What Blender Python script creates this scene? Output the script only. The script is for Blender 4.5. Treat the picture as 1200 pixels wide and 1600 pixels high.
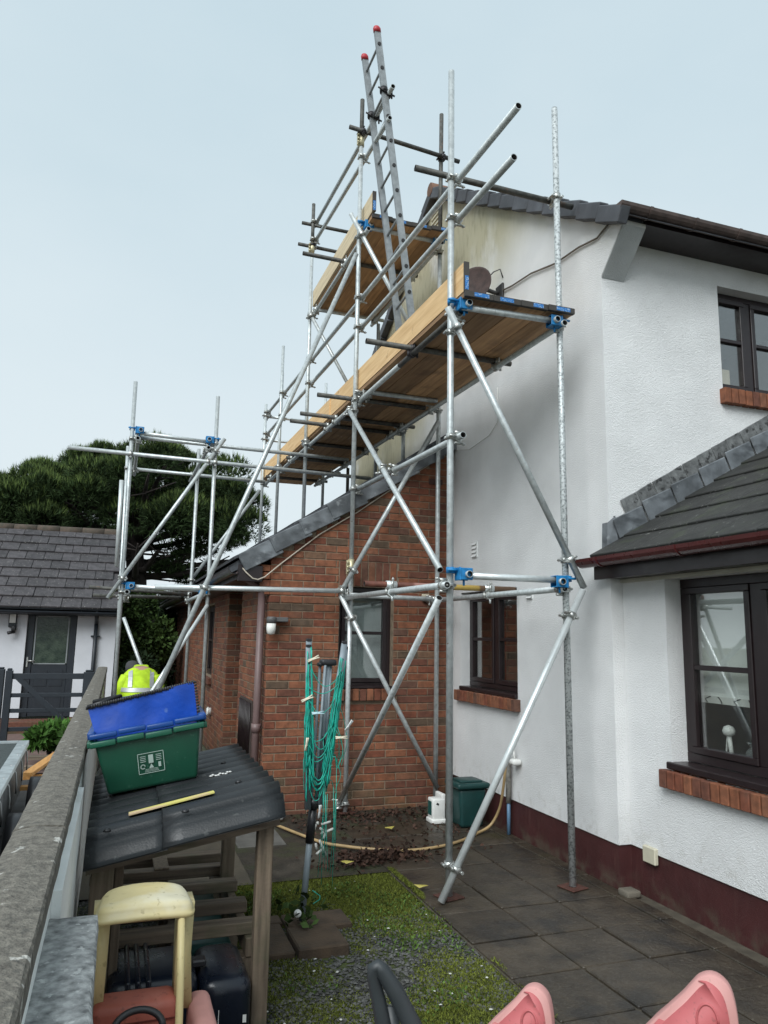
import bpy, bmesh, math, random
from mathutils import Vector, Matrix
import numpy as np
random.seed(7); RNG = np.random.default_rng(11)
for o in list(bpy.data.objects): bpy.data.objects.remove(o)
SC = bpy.context.scene; COL = SC.collection
V = Vector
# ------------------------------------------------------------------ camera
cam = bpy.data.cameras.new('camera'); camo = bpy.data.objects.new('camera', cam); COL.objects.link(camo)
def _n(a): a = np.array(a, float); return a/np.linalg.norm(a)
_f = 1165.7
_Y = _n((-417, 185, _f)); _Z = _n((131, -7050, _f)); _Z = _n(_Z-_Y*(_Y@_Z)); _X = np.cross(_Y, _Z)
if _X[0] < 0: _X = -_X
_R = np.stack([_X, _Y, _Z])
r_, u_, b_ = _R@np.array([1, 0, 0]), _R@np.array([0, -1, 0]), _R@np.array([0, 0, -1])
CAMZ = 1.68
camo.matrix_world = Matrix(((r_[0], u_[0], b_[0], 0), (r_[1], u_[1], b_[1], 0), (r_[2], u_[2], b_[2], CAMZ), (0, 0, 0, 1)))
cam.sensor_fit = 'HORIZONTAL'; cam.sensor_width = 36; cam.lens = _f/1200*36; cam.clip_start = .05; cam.clip_end = 2000
SC.camera = camo
# ------------------------------------------------------------------ world: overcast sky
W = bpy.data.worlds.new('World'); SC.world = W; W.use_nodes = True
nt = W.node_tree; nt.nodes.clear()
SUN_EL, SUN_AZ = 42, 222      # azimuth clockwise from +Y
sky = nt.nodes.new('ShaderNodeTexSky'); sky.sky_type = 'NISHITA'; sky.sun_disc = False
sky.sun_elevation = math.radians(SUN_EL); sky.sun_rotation = math.radians(SUN_AZ); sky.dust_density = 6; sky.air_density = 1.2
mul = nt.nodes.new('ShaderNodeVectorMath'); mul.operation = 'SCALE'; mul.inputs['Scale'].default_value = .1
tc = nt.nodes.new('ShaderNodeTexCoord'); mp = nt.nodes.new('ShaderNodeMapping'); mp.inputs['Scale'].default_value = (1, 1, 2.2)
nz = nt.nodes.new('ShaderNodeTexNoise'); nz.inputs['Scale'].default_value = 1.6; nz.inputs['Detail'].default_value = 6
cr = nt.nodes.new('ShaderNodeValToRGB')
cr.color_ramp.elements[0].position = .32; cr.color_ramp.elements[0].color = (.585, .728, .803, 1)
cr.color_ramp.elements[1].position = .72; cr.color_ramp.elements[1].color = (.69, .808, .865, 1)
mix = nt.nodes.new('ShaderNodeMixRGB'); mix.inputs[0].default_value = .93
bg = nt.nodes.new('ShaderNodeBackground'); out = nt.nodes.new('ShaderNodeOutputWorld'); bg.inputs['Strength'].default_value = .475
L = nt.links.new
L(sky.outputs[0], mul.inputs[0]); L(tc.outputs['Generated'], mp.inputs[0]); L(mp.outputs[0], nz.inputs['Vector']); L(nz.outputs['Fac'], cr.inputs[0])
sp = nt.nodes.new('ShaderNodeSeparateXYZ'); hr = nt.nodes.new('ShaderNodeMapRange'); hr.inputs[1].default_value = .02; hr.inputs[2].default_value = .55; hm = nt.nodes.new('ShaderNodeMixRGB'); hm.inputs[1].default_value = (.80, .888, .93, 1)
L(tc.outputs['Generated'], sp.inputs[0]); L(sp.outputs['Z'], hr.inputs[0]); L(hr.outputs[0], hm.inputs[0]); L(cr.outputs[0], hm.inputs[2])   # overcast is palest towards the horizon all round
L(mul.outputs[0], mix.inputs[1]); L(hm.outputs[0], mix.inputs[2]); L(mix.outputs[0], bg.inputs['Color']); L(bg.outputs[0], out.inputs[0])
sun = bpy.data.lights.new('sun', 'SUN'); sun.energy = 1.5; sun.angle = math.radians(40); sun.color = (.96, .99, 1)
suno = bpy.data.objects.new('sun', sun); COL.objects.link(suno)
az, el = math.radians(SUN_AZ), math.radians(SUN_EL)
sd = V((math.sin(az)*math.cos(el), math.cos(az)*math.cos(el), math.sin(el)))
suno.rotation_euler = sd.to_track_quat('Z', 'Y').to_euler(); suno.location = sd*40
SC.view_settings.view_transform = 'Standard'; SC.view_settings.look = 'None'; SC.view_settings.gamma = 1
SC.view_settings.exposure = 1.12
# ------------------------------------------------------------------ helpers
class MB:
    def __init__(s): s.v = []; s.f = []; s.sm = []; s.mi = {}
    def add(s, vs, fs, smooth=False):
        n = len(s.v); s.v += [tuple(p) for p in vs]; s.f += [tuple(i+n for i in q) for q in fs]; s.sm += [smooth]*len(fs); return s
    def box(s, a, b, M=None):
        (x0, y0, z0), (x1, y1, z1) = a, b
        vs = [V(p) for p in ((x0,y0,z0),(x1,y0,z0),(x1,y1,z0),(x0,y1,z0),(x0,y0,z1),(x1,y0,z1),(x1,y1,z1),(x0,y1,z1))]
        if M: vs = [M@p for p in vs]
        return s.add(vs, [(0,3,2,1),(4,5,6,7),(0,1,5,4),(1,2,6,5),(2,3,7,6),(3,0,4,7)])
    def cbox(s, a, b, c=.006, M=None):
        "box with chamfered edges"
        (x0, y0, z0), (x1, y1, z1) = a, b
        bm = bmesh.new(); bmesh.ops.create_cube(bm, size=1)
        for v in bm.verts: v.co = V(((x0+x1)/2+v.co.x*(x1-x0), (y0+y1)/2+v.co.y*(y1-y0), (z0+z1)/2+v.co.z*(z1-z0)))
        bmesh.ops.bevel(bm, geom=bm.edges[:]+bm.verts[:], offset=c, segments=1, affect='EDGES')
        bm.verts.ensure_lookup_table(); bm.verts.index_update()
        vs = [v.co.copy() for v in bm.verts]; fs = [[v.index for v in f.verts] for f in bm.faces]; bm.free()
        if M: vs = [M@p for p in vs]
        return s.add(vs, fs)
    def rbox(s, a, b, c=.02, seg=3, M=None, taper=None):
        "rounded box, smooth; taper=(sx,sy) scale at the bottom"
        (x0, y0, z0), (x1, y1, z1) = a, b
        bm = bmesh.new(); bmesh.ops.create_cube(bm, size=1)
        for v in bm.verts: v.co = V(((x0+x1)/2+v.co.x*(x1-x0), (y0+y1)/2+v.co.y*(y1-y0), (z0+z1)/2+v.co.z*(z1-z0)))
        bmesh.ops.bevel(bm, geom=bm.edges[:]+bm.verts[:], offset=c, segments=seg, affect='EDGES', profile=.5)
        if taper:
            for v in bm.verts:
                k = (v.co.z-z0)/(z1-z0); cx, cy = (x0+x1)/2, (y0+y1)/2
                v.co.x = cx+(v.co.x-cx)*(taper[0]+(1-taper[0])*k); v.co.y = cy+(v.co.y-cy)*(taper[1]+(1-taper[1])*k)
        bm.verts.index_update()
        vs = [v.co.copy() for v in bm.verts]; fs = [[v.index for v in f.verts] for f in bm.faces]; bm.free()
        if M: vs = [M@p for p in vs]
        return s.add(vs, fs, True)
    def prism(s, pts, ax, a, b, M=None):
        "extrude a polygon: ax='X' pts are (y,z); 'Y' pts are (x,z); 'Z' pts are (x,y)"
        def mk(p, t): return V((t, p[0], p[1])) if ax == 'X' else V((p[0], t, p[1])) if ax == 'Y' else V((p[0], p[1], t))
        n = len(pts); vs = [mk(p, a) for p in pts]+[mk(p, b) for p in pts]
        if M: vs = [M@p for p in vs]
        return s.add(vs, [tuple(range(n))[::-1], tuple(range(n, 2*n))]+[(i, (i+1) % n, n+(i+1) % n, n+i) for i in range(n)])
    def tube(s, p, q, r=.0242, n=14, wall=.004, r2=None):
        "hollow tube"
        p, q = V(p), V(q); d = (q-p).normalized(); a = d.orthogonal().normalized(); b = d.cross(a); r2 = r2 or r
        vs = []
        for c, rr in ((p, r), (q, r2), (q, r2-wall), (p, r-wall)):
            for i in range(n):
                t = 2*math.pi*i/n; vs.append(c+(a*math.cos(t)+b*math.sin(t))*rr)
        fo = [(i, (i+1) % n, n+(i+1) % n, n+i) for i in range(n)]
        fi = [(2*n+i, 2*n+(i+1) % n, 3*n+(i+1) % n, 3*n+i) for i in range(n)]
        fe = [(n+i, n+(i+1) % n, 2*n+(i+1) % n, 2*n+i) for i in range(n)]+[(3*n+i, 3*n+(i+1) % n, (i+1) % n, i) for i in range(n)]
        k = len(s.v); s.v += [tuple(x) for x in vs]; s.f += [tuple(i+k for i in f) for f in fo+fi+fe]; k0 = len(s.sm); s.mi.update({k0+n+i: 1 for i in range(n)}); s.sm += [True]*(2*n)+[False]*(2*n); return s
    def cyl(s, p, q, r, n=10, r2=None):
        p, q = V(p), V(q); d = (q-p).normalized(); a = d.orthogonal().normalized(); b = d.cross(a); r2 = r if r2 is None else r2
        vs = [c+(a*math.cos(2*math.pi*i/n)+b*math.sin(2*math.pi*i/n))*rr for c, rr in ((p, r), (q, r2)) for i in range(n)]
        k = len(s.v); s.v += [tuple(x) for x in vs]
        s.f += [tuple(i+k for i in f) for f in [(i, (i+1) % n, n+(i+1) % n, n+i) for i in range(n)]+[tuple(range(n))[::-1], tuple(range(n, 2*n))]]
        s.sm += [True]*n+[False]*2; return s
    def path(s, pts, r, n=6, rr=None):
        "solid tube along points"
        pts = [V(p) for p in pts]; vs = []; a = None
        for i, p in enumerate(pts):
            d = (pts[min(i+1, len(pts)-1)]-pts[max(i-1, 0)]).normalized()
            a = d.orthogonal().normalized() if a is None else (a-d*a.dot(d)).normalized()
            b = d.cross(a); R = rr[i] if rr else r
            vs += [p+(a*math.cos(2*math.pi*j/n)+b*math.sin(2*math.pi*j/n))*R for j in range(n)]
        fs = [(i*n+j, i*n+(j+1) % n, (i+1)*n+(j+1) % n, (i+1)*n+j) for i in range(len(pts)-1) for j in range(n)]
        fs += [tuple(range(n))[::-1], tuple(range((len(pts)-1)*n, len(pts)*n))]
        return s.add(vs, fs, True)
    def lathe(s, prof, c=(0, 0, 0), n=20, ax=None):
        "profile (r,z) turned about Z at c"
        vs = []; M = (V((0, 0, 1)).rotation_difference(V(ax)).to_matrix() if ax else Matrix.Identity(3)); c = V(c)
        for (r, z) in prof:
            vs += [c+M@V((r*math.cos(2*math.pi*j/n), r*math.sin(2*math.pi*j/n), z)) for j in range(n)]
        m = len(prof)
        fs = [(i*n+j, i*n+(j+1) % n, (i+1)*n+(j+1) % n, (i+1)*n+j) for i in range(m-1) for j in range(n)]
        fs += [tuple(range(n))[::-1], tuple(range((m-1)*n, m*n))]
        return s.add(vs, fs, True)
    def loft(s, rings, cap=True):
        n = len(rings[0]); vs = [p for r in rings for p in r]
        fs = [(i*n+j, i*n+(j+1) % n, (i+1)*n+(j+1) % n, (i+1)*n+j) for i in range(len(rings)-1) for j in range(n)]
        if cap: fs += [tuple(range(n))[::-1], tuple(range((len(rings)-1)*n, len(rings)*n))]
        return s.add(vs, fs, True)
    def mesh(s, name, mat, off=(0, 0, 0)):
        me = bpy.data.meshes.new(name)
        me.from_pydata([(x-off[0], y-off[1], z-off[2]) for x, y, z in s.v], [], s.f)
        me.polygons.foreach_set('use_smooth', s.sm)
        for m in (mat if isinstance(mat, (list, tuple)) else [mat]): me.materials.append(m)
        if len(me.materials) > 1:
            for i, j in s.mi.items(): me.polygons[i].material_index = j
        me.update(); return me
ORG = {}
def tag(o, label=None, cat=None, group=None, kind=None):
    if label: o['label'] = label
    if cat: o['category'] = cat
    if group: o['group'] = group
    if kind: o['kind'] = kind
    return o
def thing(name, loc, label, cat, group=None):
    o = bpy.data.objects.new(name, None); COL.objects.link(o); o.location = loc; o.empty_display_size = .2
    ORG[o] = V(loc); return tag(o, label, cat, group)
def part(name, mb, mat, parent, label=None, kind=None):
    off = ORG[parent]; me = mb.mesh(name, mat, off); o = bpy.data.objects.new(name, me); COL.objects.link(o); o.parent = parent; ORG[o] = off
    return tag(o, label, None, None, kind)
def inst(name, me, parent, loc, rot=None, scale=None):
    "share mesh data; loc in world"
    o = bpy.data.objects.new(name, me); COL.objects.link(o); o.parent = parent; o.location = V(loc)-ORG[parent]
    if rot: o.rotation_euler = rot
    if scale: o.scale = scale
    return o
def solo(name, mb, mat, loc, label, cat, group=None, kind=None):
    me = mb.mesh(name, mat, loc); o = bpy.data.objects.new(name, me); COL.objects.link(o); o.location = loc; ORG[o] = V(loc)
    return tag(o, label, cat, group, kind)
def struct(name, mb, mat):
    me = mb.mesh(name, mat); o = bpy.data.objects.new(name, me); COL.objects.link(o); ORG[o] = V((0, 0, 0)); o['kind'] = 'structure'; return o
# ------------------------------------------------------------------ materials
def mat(name, col, rough=.7, metal=0., var=.15, scale=8., bump=0., bscale=60., col2=None, spec=None, obj_rand=0., island=0., stretch=None, detail=6, c2pos=(.35, .7), coord='Object', coat=0):
    m = bpy.data.materials.new(name); m.use_nodes = True; t = m.node_tree; N = t.nodes; B = N['Principled BSDF']; K = t.links.new
    B.inputs['Roughness'].default_value = rough; B.inputs['Metallic'].default_value = metal
    if spec is not None: B.inputs['Specular IOR Level'].default_value = spec
    if coat: B.inputs['Coat Weight'].default_value = coat
    geo = N.new('ShaderNodeNewGeometry'); tcn = N.new('ShaderNodeTexCoord')
    src = geo.outputs['Position'] if coord == 'World' else tcn.outputs['Object']
    mpn = N.new('ShaderNodeMapping'); K(src, mpn.inputs[0])
    if stretch: mpn.inputs['Scale'].default_value = stretch
    n1 = N.new('ShaderNodeTexNoise'); n1.inputs['Scale'].default_value = scale; n1.inputs['Detail'].default_value = detail; K(mpn.outputs[0], n1.inputs['Vector'])
    rp = N.new('ShaderNodeValToRGB'); e = rp.color_ramp.elements; e[0].position, e[1].position = c2pos
    c2 = col2 or tuple(min(1, x*(1+var)) for x in col); c1 = col if col2 else tuple(x*(1-var) for x in col)
    e[0].color = (*c1, 1); e[1].color = (*c2, 1); K(n1.outputs['Fac'], rp.inputs[0]); cur = rp.outputs[0]
    if obj_rand or island:
        hs = N.new('ShaderNodeHueSaturation'); mr = N.new('ShaderNodeMapRange'); amt = obj_rand or island
        if obj_rand: oi = N.new('ShaderNodeObjectInfo'); K(oi.outputs['Random'], mr.inputs[0])
        else: K(geo.outputs['Random Per Island'], mr.inputs[0])
        mr.inputs[3].default_value = 1-amt; mr.inputs[4].default_value = 1+amt
        K(mr.outputs[0], hs.inputs['Value']); K(cur, hs.inputs['Color']); cur = hs.outputs[0]
    K(cur, B.inputs['Base Color'])
    n3 = N.new('ShaderNodeTexNoise'); n3.inputs['Scale'].default_value = scale*2.3; K(mpn.outputs[0], n3.inputs['Vector'])
    rr = N.new('ShaderNodeMapRange'); K(n3.outputs['Fac'], rr.inputs[0]); rr.inputs[3].default_value = max(0, rough-.12); rr.inputs[4].default_value = min(1, rough+.12); K(rr.outputs[0], B.inputs['Roughness'])
    if bump:
        n2 = N.new('ShaderNodeTexNoise'); n2.inputs['Scale'].default_value = bscale; n2.inputs['Detail'].default_value = 4; K(src, n2.inputs['Vector'])
        bp = N.new('ShaderNodeBump'); bp.inputs['Strength'].default_value = bump; bp.inputs['Distance'].default_value = .01
        K(n2.outputs['Fac'], bp.inputs['Height']); K(bp.outputs[0], B.inputs['Normal'])
    m['_'] = 1; M_[name] = m; return m
M_ = {}
def layer(m, col, scale, lo, hi, amount=1., rough=None, zlo=None, zhi=None, stretch=None, axis='Z', inv=False, detail=6):
    "lay a stain of another colour over a material: noise mask, optionally only between world heights"
    t = m.node_tree; N = t.nodes; K = t.links.new; B = N['Principled BSDF']; old = B.inputs['Base Color'].links[0].from_socket
    geo = N.new('ShaderNodeNewGeometry'); mpn = N.new('ShaderNodeMapping'); K(geo.outputs['Position'], mpn.inputs[0])
    if stretch: mpn.inputs['Scale'].default_value = stretch
    n = N.new('ShaderNodeTexNoise'); n.inputs['Scale'].default_value = scale; n.inputs['Detail'].default_value = detail; K(mpn.outputs[0], n.inputs['Vector'])
    mr = N.new('ShaderNodeMapRange'); mr.interpolation_type = 'SMOOTHSTEP'; K(n.outputs['Fac'], mr.inputs[0]); mr.inputs[1].default_value = lo; mr.inputs[2].default_value = hi; mr.inputs[4].default_value = amount
    fac = mr.outputs[0]
    if zlo is not None:
        sp = N.new('ShaderNodeSeparateXYZ'); K(geo.outputs['Position'], sp.inputs[0]); m2 = N.new('ShaderNodeMapRange'); m2.interpolation_type = 'SMOOTHSTEP'
        if isinstance(axis, tuple): dp = N.new('ShaderNodeVectorMath'); dp.operation = 'DOT_PRODUCT'; K(geo.outputs['Position'], dp.inputs[0]); dp.inputs[1].default_value = axis; K(dp.outputs['Value'], m2.inputs[0])
        else: K(sp.outputs[axis], m2.inputs[0])
        m2.inputs[1].default_value = zlo; m2.inputs[2].default_value = zhi
        mm = N.new('ShaderNodeMath'); mm.operation = 'MULTIPLY'; K(fac, mm.inputs[0]); K(m2.outputs[0], mm.inputs[1]); fac = mm.outputs[0]
    mx = N.new('ShaderNodeMixRGB'); K(fac, mx.inputs[0]); K(old, mx.inputs[1]); mx.inputs[2].default_value = (*col, 1); K(mx.outputs[0], B.inputs['Base Color'])
    return m
def brickmat(name, island):
    m = mat(name, (.3, .08, .04), .85, bump=.35, bscale=160, coord='World', scale=30); t = m.node_tree; N = t.nodes; K = t.links.new; B = N['Principled BSDF']
    rp = N.new('ShaderNodeValToRGB'); rp.color_ramp.interpolation = 'CONSTANT'; E_ = rp.color_ramp.elements
    cols = [(0, (0.191, 0.068, 0.032)), (.2, (0.158, 0.050, 0.026)), (.38, (0.210, 0.079, 0.039)), (.55, (0.127, 0.047, 0.028)), (.7, (0.178, 0.073, 0.039)), (.86, (0.120, 0.056, 0.036)), (.935, (0.096, 0.062, 0.039)), (.97, (0.147, 0.081, 0.047))]
    E_[0].position, E_[0].color = 0, (*cols[0][1], 1); E_[1].position, E_[1].color = cols[1][0], (*cols[1][1], 1)
    for p, c in cols[2:]: e = E_.new(p); e.color = (*c, 1)
    if island: g = N.new('ShaderNodeNewGeometry'); K(g.outputs['Random Per Island'], rp.inputs[0])
    else: g = N.new('ShaderNodeObjectInfo'); K(g.outputs['Random'], rp.inputs[0])
    old = B.inputs['Base Color'].links[0].from_socket
    geo = N.new('ShaderNodeNewGeometry'); n = N.new('ShaderNodeTexNoise'); n.inputs['Scale'].default_value = 22; n.inputs['Detail'].default_value = 8; K(geo.outputs['Position'], n.inputs['Vector'])
    hs = N.new('ShaderNodeHueSaturation'); mr = N.new('ShaderNodeMapRange'); K(n.outputs['Fac'], mr.inputs[0]); mr.inputs[1].default_value = .3; mr.inputs[2].default_value = .7; mr.inputs[3].default_value = .7; mr.inputs[4].default_value = 1.3
    K(mr.outputs[0], hs.inputs['Value']); K(rp.outputs[0], hs.inputs['Color']); K(hs.outputs[0], B.inputs['Base Color'])
    layer(m, (.05, .052, .022), 3, .42, .7, .7, zlo=.55, zhi=0.); layer(m, (.30, .24, .19), 3.1, .62, .8, .14, stretch=(1, 1, 1.6)); layer(m, (.07, .032, .022), 1.7, .55, .78, .28); layer(m, (.05, .025, .02), 60, .66, .74, .6)
    return m
brick_o = brickmat('brick', False); brick_i = brickmat('brick_joined', True)
mortar = mat('mortar', (.225, .17, .118), .95, var=.25, scale=20, bump=.3, bscale=200, coord='World')
render_w = mat('white_render', (.845, .85, .845), .85, var=.07, scale=2.2, bump=0, coord='World')
def roughcast(m, s1=125, s2=240, st=.75):
    t = m.node_tree; N = t.nodes; K = t.links.new; B = N['Principled BSDF']; g = N.new('ShaderNodeNewGeometry')
    a = N.new('ShaderNodeTexNoise'); a.inputs['Scale'].default_value = s1; a.inputs['Detail'].default_value = 3; K(g.outputs['Position'], a.inputs['Vector'])
    b = N.new('ShaderNodeTexVoronoi'); b.inputs['Scale'].default_value = s2; K(g.outputs['Position'], b.inputs['Vector'])
    ad = N.new('ShaderNodeMath'); ad.operation = 'MULTIPLY_ADD'; K(b.outputs['Distance'], ad.inputs[0]); ad.inputs[1].default_value = .5; K(a.outputs['Fac'], ad.inputs[2])
    bp = N.new('ShaderNodeBump'); bp.inputs['Strength'].default_value = st; bp.inputs['Distance'].default_value = .016; K(ad.outputs[0], bp.inputs['Height']); K(bp.outputs[0], B.inputs['Normal'])
roughcast(render_w)
layer(render_w, (.50, .46, .30), 1.6, .22, .48, .92, zlo=7.9, zhi=9.0, axis=(0, .55, .95), stretch=(1, 1.0, .7))
layer(render_w, (.58, .56, .45), 2.6, .38, .62, .75, zlo=1.62, zhi=2.05, axis=(0, -.65, 1.))
layer(render_w, (.25, .225, .13), 11, .45, .75, .42, zlo=8.1, zhi=9.6, axis=(0, .55, .95), stretch=(1.6, 1.6, .5))
layer(render_w, (.46, .44, .38), 14, .48, .75, .35, zlo=.62, zhi=.28); layer(render_w, (.66, .66, .63), 5, .6, .8, .12, stretch=(2.5, 2.5, .3))
plinth = mat('maroon_plinth', (.055, .016, .016), .55, var=.15, scale=5, bump=.2, bscale=120, coord='World')
layer(plinth, (.085, .07, .05), 9, .4, .7, .75, zlo=.14, zhi=0.); layer(plinth, (.09, .04, .035), 14, .55, .75, .4, stretch=(2, 2, .3))
corb = mat('shaded_corbel_render', (.50, .52, .52), .9, var=.06, coord='World'); roughcast(corb)  # grey holds the painted shade of the downward-facing corbel slope
upvc = mat('dark_brown_upvc', (.017, .010, .011), .35, var=.1)
gutter_o = mat('weathered_gutter', (.075, .052, .045), .6, var=.3, scale=14, bump=.1)
gutter_n = mat('maroon_gutter', (.075, .016, .016), .3, var=.1, scale=10)
pipe_b = mat('mauve_brown_pipe', (.16, .105, .10), .45, var=.1)
tile_d = mat('roof_tile_dark', (.050, .045, .048), .75, var=.3, scale=9, bump=.25, bscale=90, coord='World', obj_rand=.22)
layer(tile_d, (.3, .29, .26), 34, .63, .72, .8)
tile_e = mat('extension_tile', (.022, .022, .020), .6, var=.3, scale=7, bump=.25, bscale=120, coord='World', obj_rand=.12)
layer(tile_e, (.3, .3, .28), 38, .66, .72, .7); layer(tile_e, (.04, .05, .025), 5, .5, .7, .5)
slate = mat('verge_slate', (.070, .074, .084), .65, var=.25, scale=6, bump=.2, bscale=80, coord='World', obj_rand=.18)
lead = mat('lead_sheet', (.15, .163, .175), .5, var=.4, scale=7, bump=.25, bscale=18, coord='World', obj_rand=.15, metal=.15)
layer(lead, (.05, .055, .06), 5, .52, .7, .8, stretch=(1, 1, 2.2)); layer(lead, (.36, .38, .39), 11, .62, .75, .5)
mosslead = mat('mossy_slate', (.13, .135, .135), .85, var=.4, scale=16, bump=.5, bscale=50, coord='World', obj_rand=.2)
layer(mosslead, (.02, .02, .02), 22, .55, .66, .9)
galv = mat('galvanised_tube', (.50, .535, .535), .40, metal=.38, var=.16, scale=22, bump=.06, bscale=90, obj_rand=.12, coord='World')
layer(galv, (.30, .33, .34), 40, .56, .7, .55); layer(galv, (.17, .085, .045), 26, .68, .76, .7); layer(galv, (.66, .65, .61), 33, .70, .74, .8)
galvm = mat('mottled_galvanised_tube', (.52, .55, .55), .5, metal=.35, var=.1, scale=30, coord='World')
layer(galvm, (.2, .11, .06), 21, .68, .76, .6); layer(galvm, (.17, .19, .19), 55, .47, .62, .8, stretch=(1, 1, 1.2))
galvn = mat('new_bright_tube', (.66, .70, .70), .33, metal=.45, var=.08, scale=20, coord='World')
tube_d = mat('dark_weathered_tube', (.095, .094, .085), .62, metal=.35, var=.35, scale=24, bump=.12, bscale=120, obj_rand=.25, coord='World')
layer(tube_d, (.16, .075, .04), 18, .58, .72, .5)
tube_r = mat('rusty_painted_tube', (.13, .045, .03), .7, metal=.2, var=.4, scale=14, coord='World'); layer(tube_r, (.33, .17, .14), 9, .3, .5, .9, zlo=2.3, zhi=2.34, axis='X'); layer(tube_r, (.48, .33, .08), 9, .2, .4, 1., zlo=2.5, zhi=2.54, axis='X'); layer(tube_r, (.17, .10, .06), 9, .2, .4, 1., zlo=2.92, zhi=2.95, axis='X')
coup = mat('coupler_zinc', (.50, .51, .49), .4, metal=.8, var=.3, scale=60, coord='World')
coup_y = mat('yellow_passivated_sleeve', (.55, .50, .33), .45, metal=.5, var=.2, scale=40, coord='World')
coup_k = mat('dark_coupler', (.035, .033, .035), .5, metal=.5, var=.3, coord='World')
bluep = mat('blue_paint_bracket', (.010, .185, .44), .45, var=.25, scale=25, bump=.1); layer(bluep, (.2, .22, .22), 55, .64, .72, .6)
def woodmat(name, c1, c2, ax, k=1., rough=.75, rnd=.15):
    st = [14, 14, 14]; st['XYZ'.index(ax)] = .9
    m = mat(name, c1, rough, col2=c2, scale=2.2*k, stretch=tuple(st), bump=.15, bscale=70, obj_rand=rnd, coord='World', detail=8); return m
toe_w = woodmat('new_pine_board', (.70, .48, .25), (.54, .34, .155), 'Y'); layer(toe_w, (.22, .11, .04), 6, .66, .72, .7)
toe_old = woodmat('pale_used_board', (.62, .51, .34), (.46, .37, .24), 'Y')
deck_w = woodmat('deck_board', (.46, .275, .135), (.28, .155, .072), 'Y', rnd=.38); layer(deck_w, (.12, .068, .038), 3, .55, .72, .55); layer(deck_w, (.55, .45, .34), 20, .66, .74, .5, stretch=(1, .12, 1))
grey_w = woodmat('weathered_timber', (.185, .14, .098), (.075, .055, .038), 'Z', k=1.5); layer(grey_w, (.07, .08, .04), 5, .5, .7, .5)
grey_wx = woodmat('weathered_timber_slat', (.185, .14, .10), (.075, .056, .042), 'X', k=1.5); layer(grey_wx, (.07, .08, .04), 5, .5, .7, .5)
orange_w = woodmat('orange_timber', (.50, .26, .08), (.36, .17, .05), 'Y')
plate_m = mat('rusty_base_plate', (.07, .026, .018), .7, var=.3, scale=30)
concrete = mat('coping_concrete', (.185, .17, .142), .95, col2=(.085, .077, .065), scale=42, bump=.8, bscale=110, coord='World')
layer(concrete, (.5, .49, .45), 16, .67, .7, .8, stretch=(1, 1, 1)); layer(concrete, (.05, .05, .045), 26, .6, .7, .6)
speck = mat('speckled_cap', (.38, .39, .385), .9, col2=(.115, .12, .12), scale=38, bump=.5, bscale=90, coord='World'); layer(speck, (.55, .56, .55), 50, .6, .68, .7)
wallw = mat('garden_wall_white', (.80, .82, .80), .8, var=.1, scale=4, bump=.25, bscale=90, coord='World'); layer(wallw, (.45, .46, .41), 3, .55, .8, .4, stretch=(1, 2, .5))
glass = bpy.data.materials.new('window_glass'); glass.use_nodes = True
_t = glass.node_tree; _t.nodes.clear(); _o = _t.nodes.new('ShaderNodeOutputMaterial'); _tr = _t.nodes.new('ShaderNodeBsdfTransparent'); _gl = _t.nodes.new('ShaderNodeBsdfGlossy'); _gl.inputs['Roughness'].default_value = .02
_mx = _t.nodes.new('ShaderNodeMixShader'); _lw = _t.nodes.new('ShaderNodeLayerWeight'); _fr = _t.nodes.new('ShaderNodeMapRange'); _lw.inputs['Blend'].default_value = .35; _fr.inputs[3].default_value = .10; _fr.inputs[4].default_value = .5; _t.links.new(_lw.outputs['Facing'], _fr.inputs[0]); _fr.inputs[1].default_value = .1; _tr.inputs[0].default_value = (.96, .98, .97, 1)
_t.links.new(_fr.outputs[0], _mx.inputs[0]); _t.links.new(_tr.outputs[0], _mx.inputs[1]); _t.links.new(_gl.outputs[0], _mx.inputs[2]); _t.links.new(_mx.outputs[0], _o.inputs[0])
def plain(name, c, rough=.5, metal=0, var=.08, **k): return mat(name, c, rough, metal, var=var, **k)
white_pl = plain('white_plastic', (.75, .75, .72)); black_pl = plain('black_plastic', (.015, .015, .017), .4); room_m = plain('room_interior', (.22, .21, .20), .9)
anthr = plain('anthracite_paint', (.016, .021, .028), .45)
# ================================================================== GROUND
gr_m = mat('distant_ground', (.075, .085, .045), .95, col2=(.13, .12, .09), scale=.6, coord='World')
struct('ground', MB().add([(-150,-60,-.09),(150,-60,-.09),(150,400,-.09),(-150,400,-.09)], [(0,1,2,3)]), gr_m)
soil_m = mat('damp_soil', (.036, .028, .019), .7, col2=(.015, .012, .008), scale=9, bump=.7, bscale=40, coord='World'); layer(soil_m, (.07, .06, .045), 2.2, .5, .7, .6); layer(soil_m, (.03, .034, .012), 3.3, .45, .65, .8)
gravel_m = mat('gravel_bed', (.05, .05, .046), .9, col2=(.02, .02, .018), scale=45, bump=1., bscale=90, coord='World'); layer(gravel_m, (.06, .08, .014), 2.6, .40, .55, .9)
conc_m = mat('old_concrete', (.085, .07, .048), .75, col2=(.05, .042, .03), scale=4, bump=.3, bscale=90, coord='World'); layer(conc_m, (.05, .05, .025), 2.1, .5, .7, .7)
drive_m = mat('brick_drive', (.15, .09, .075), .9, col2=(.10, .065, .055), scale=6, bump=.3, bscale=60, coord='World')
dark_m = mat('neighbour_yard', (.045, .045, .045), .85, col2=(.02, .02, .02), scale=5, coord='World')
lawn_m = mat('lawn', (.055, .09, .022), .95, col2=(.035, .06, .015), scale=4, bump=.6, bscale=40, coord='World')
def sheet(name, x0, y0, x1, y1, z, m): return struct(name, MB().add([(x0,y0,z),(x1,y0,z),(x1,y1,z),(x0,y1,z)], [(0,1,2,3)]), m)
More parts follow.
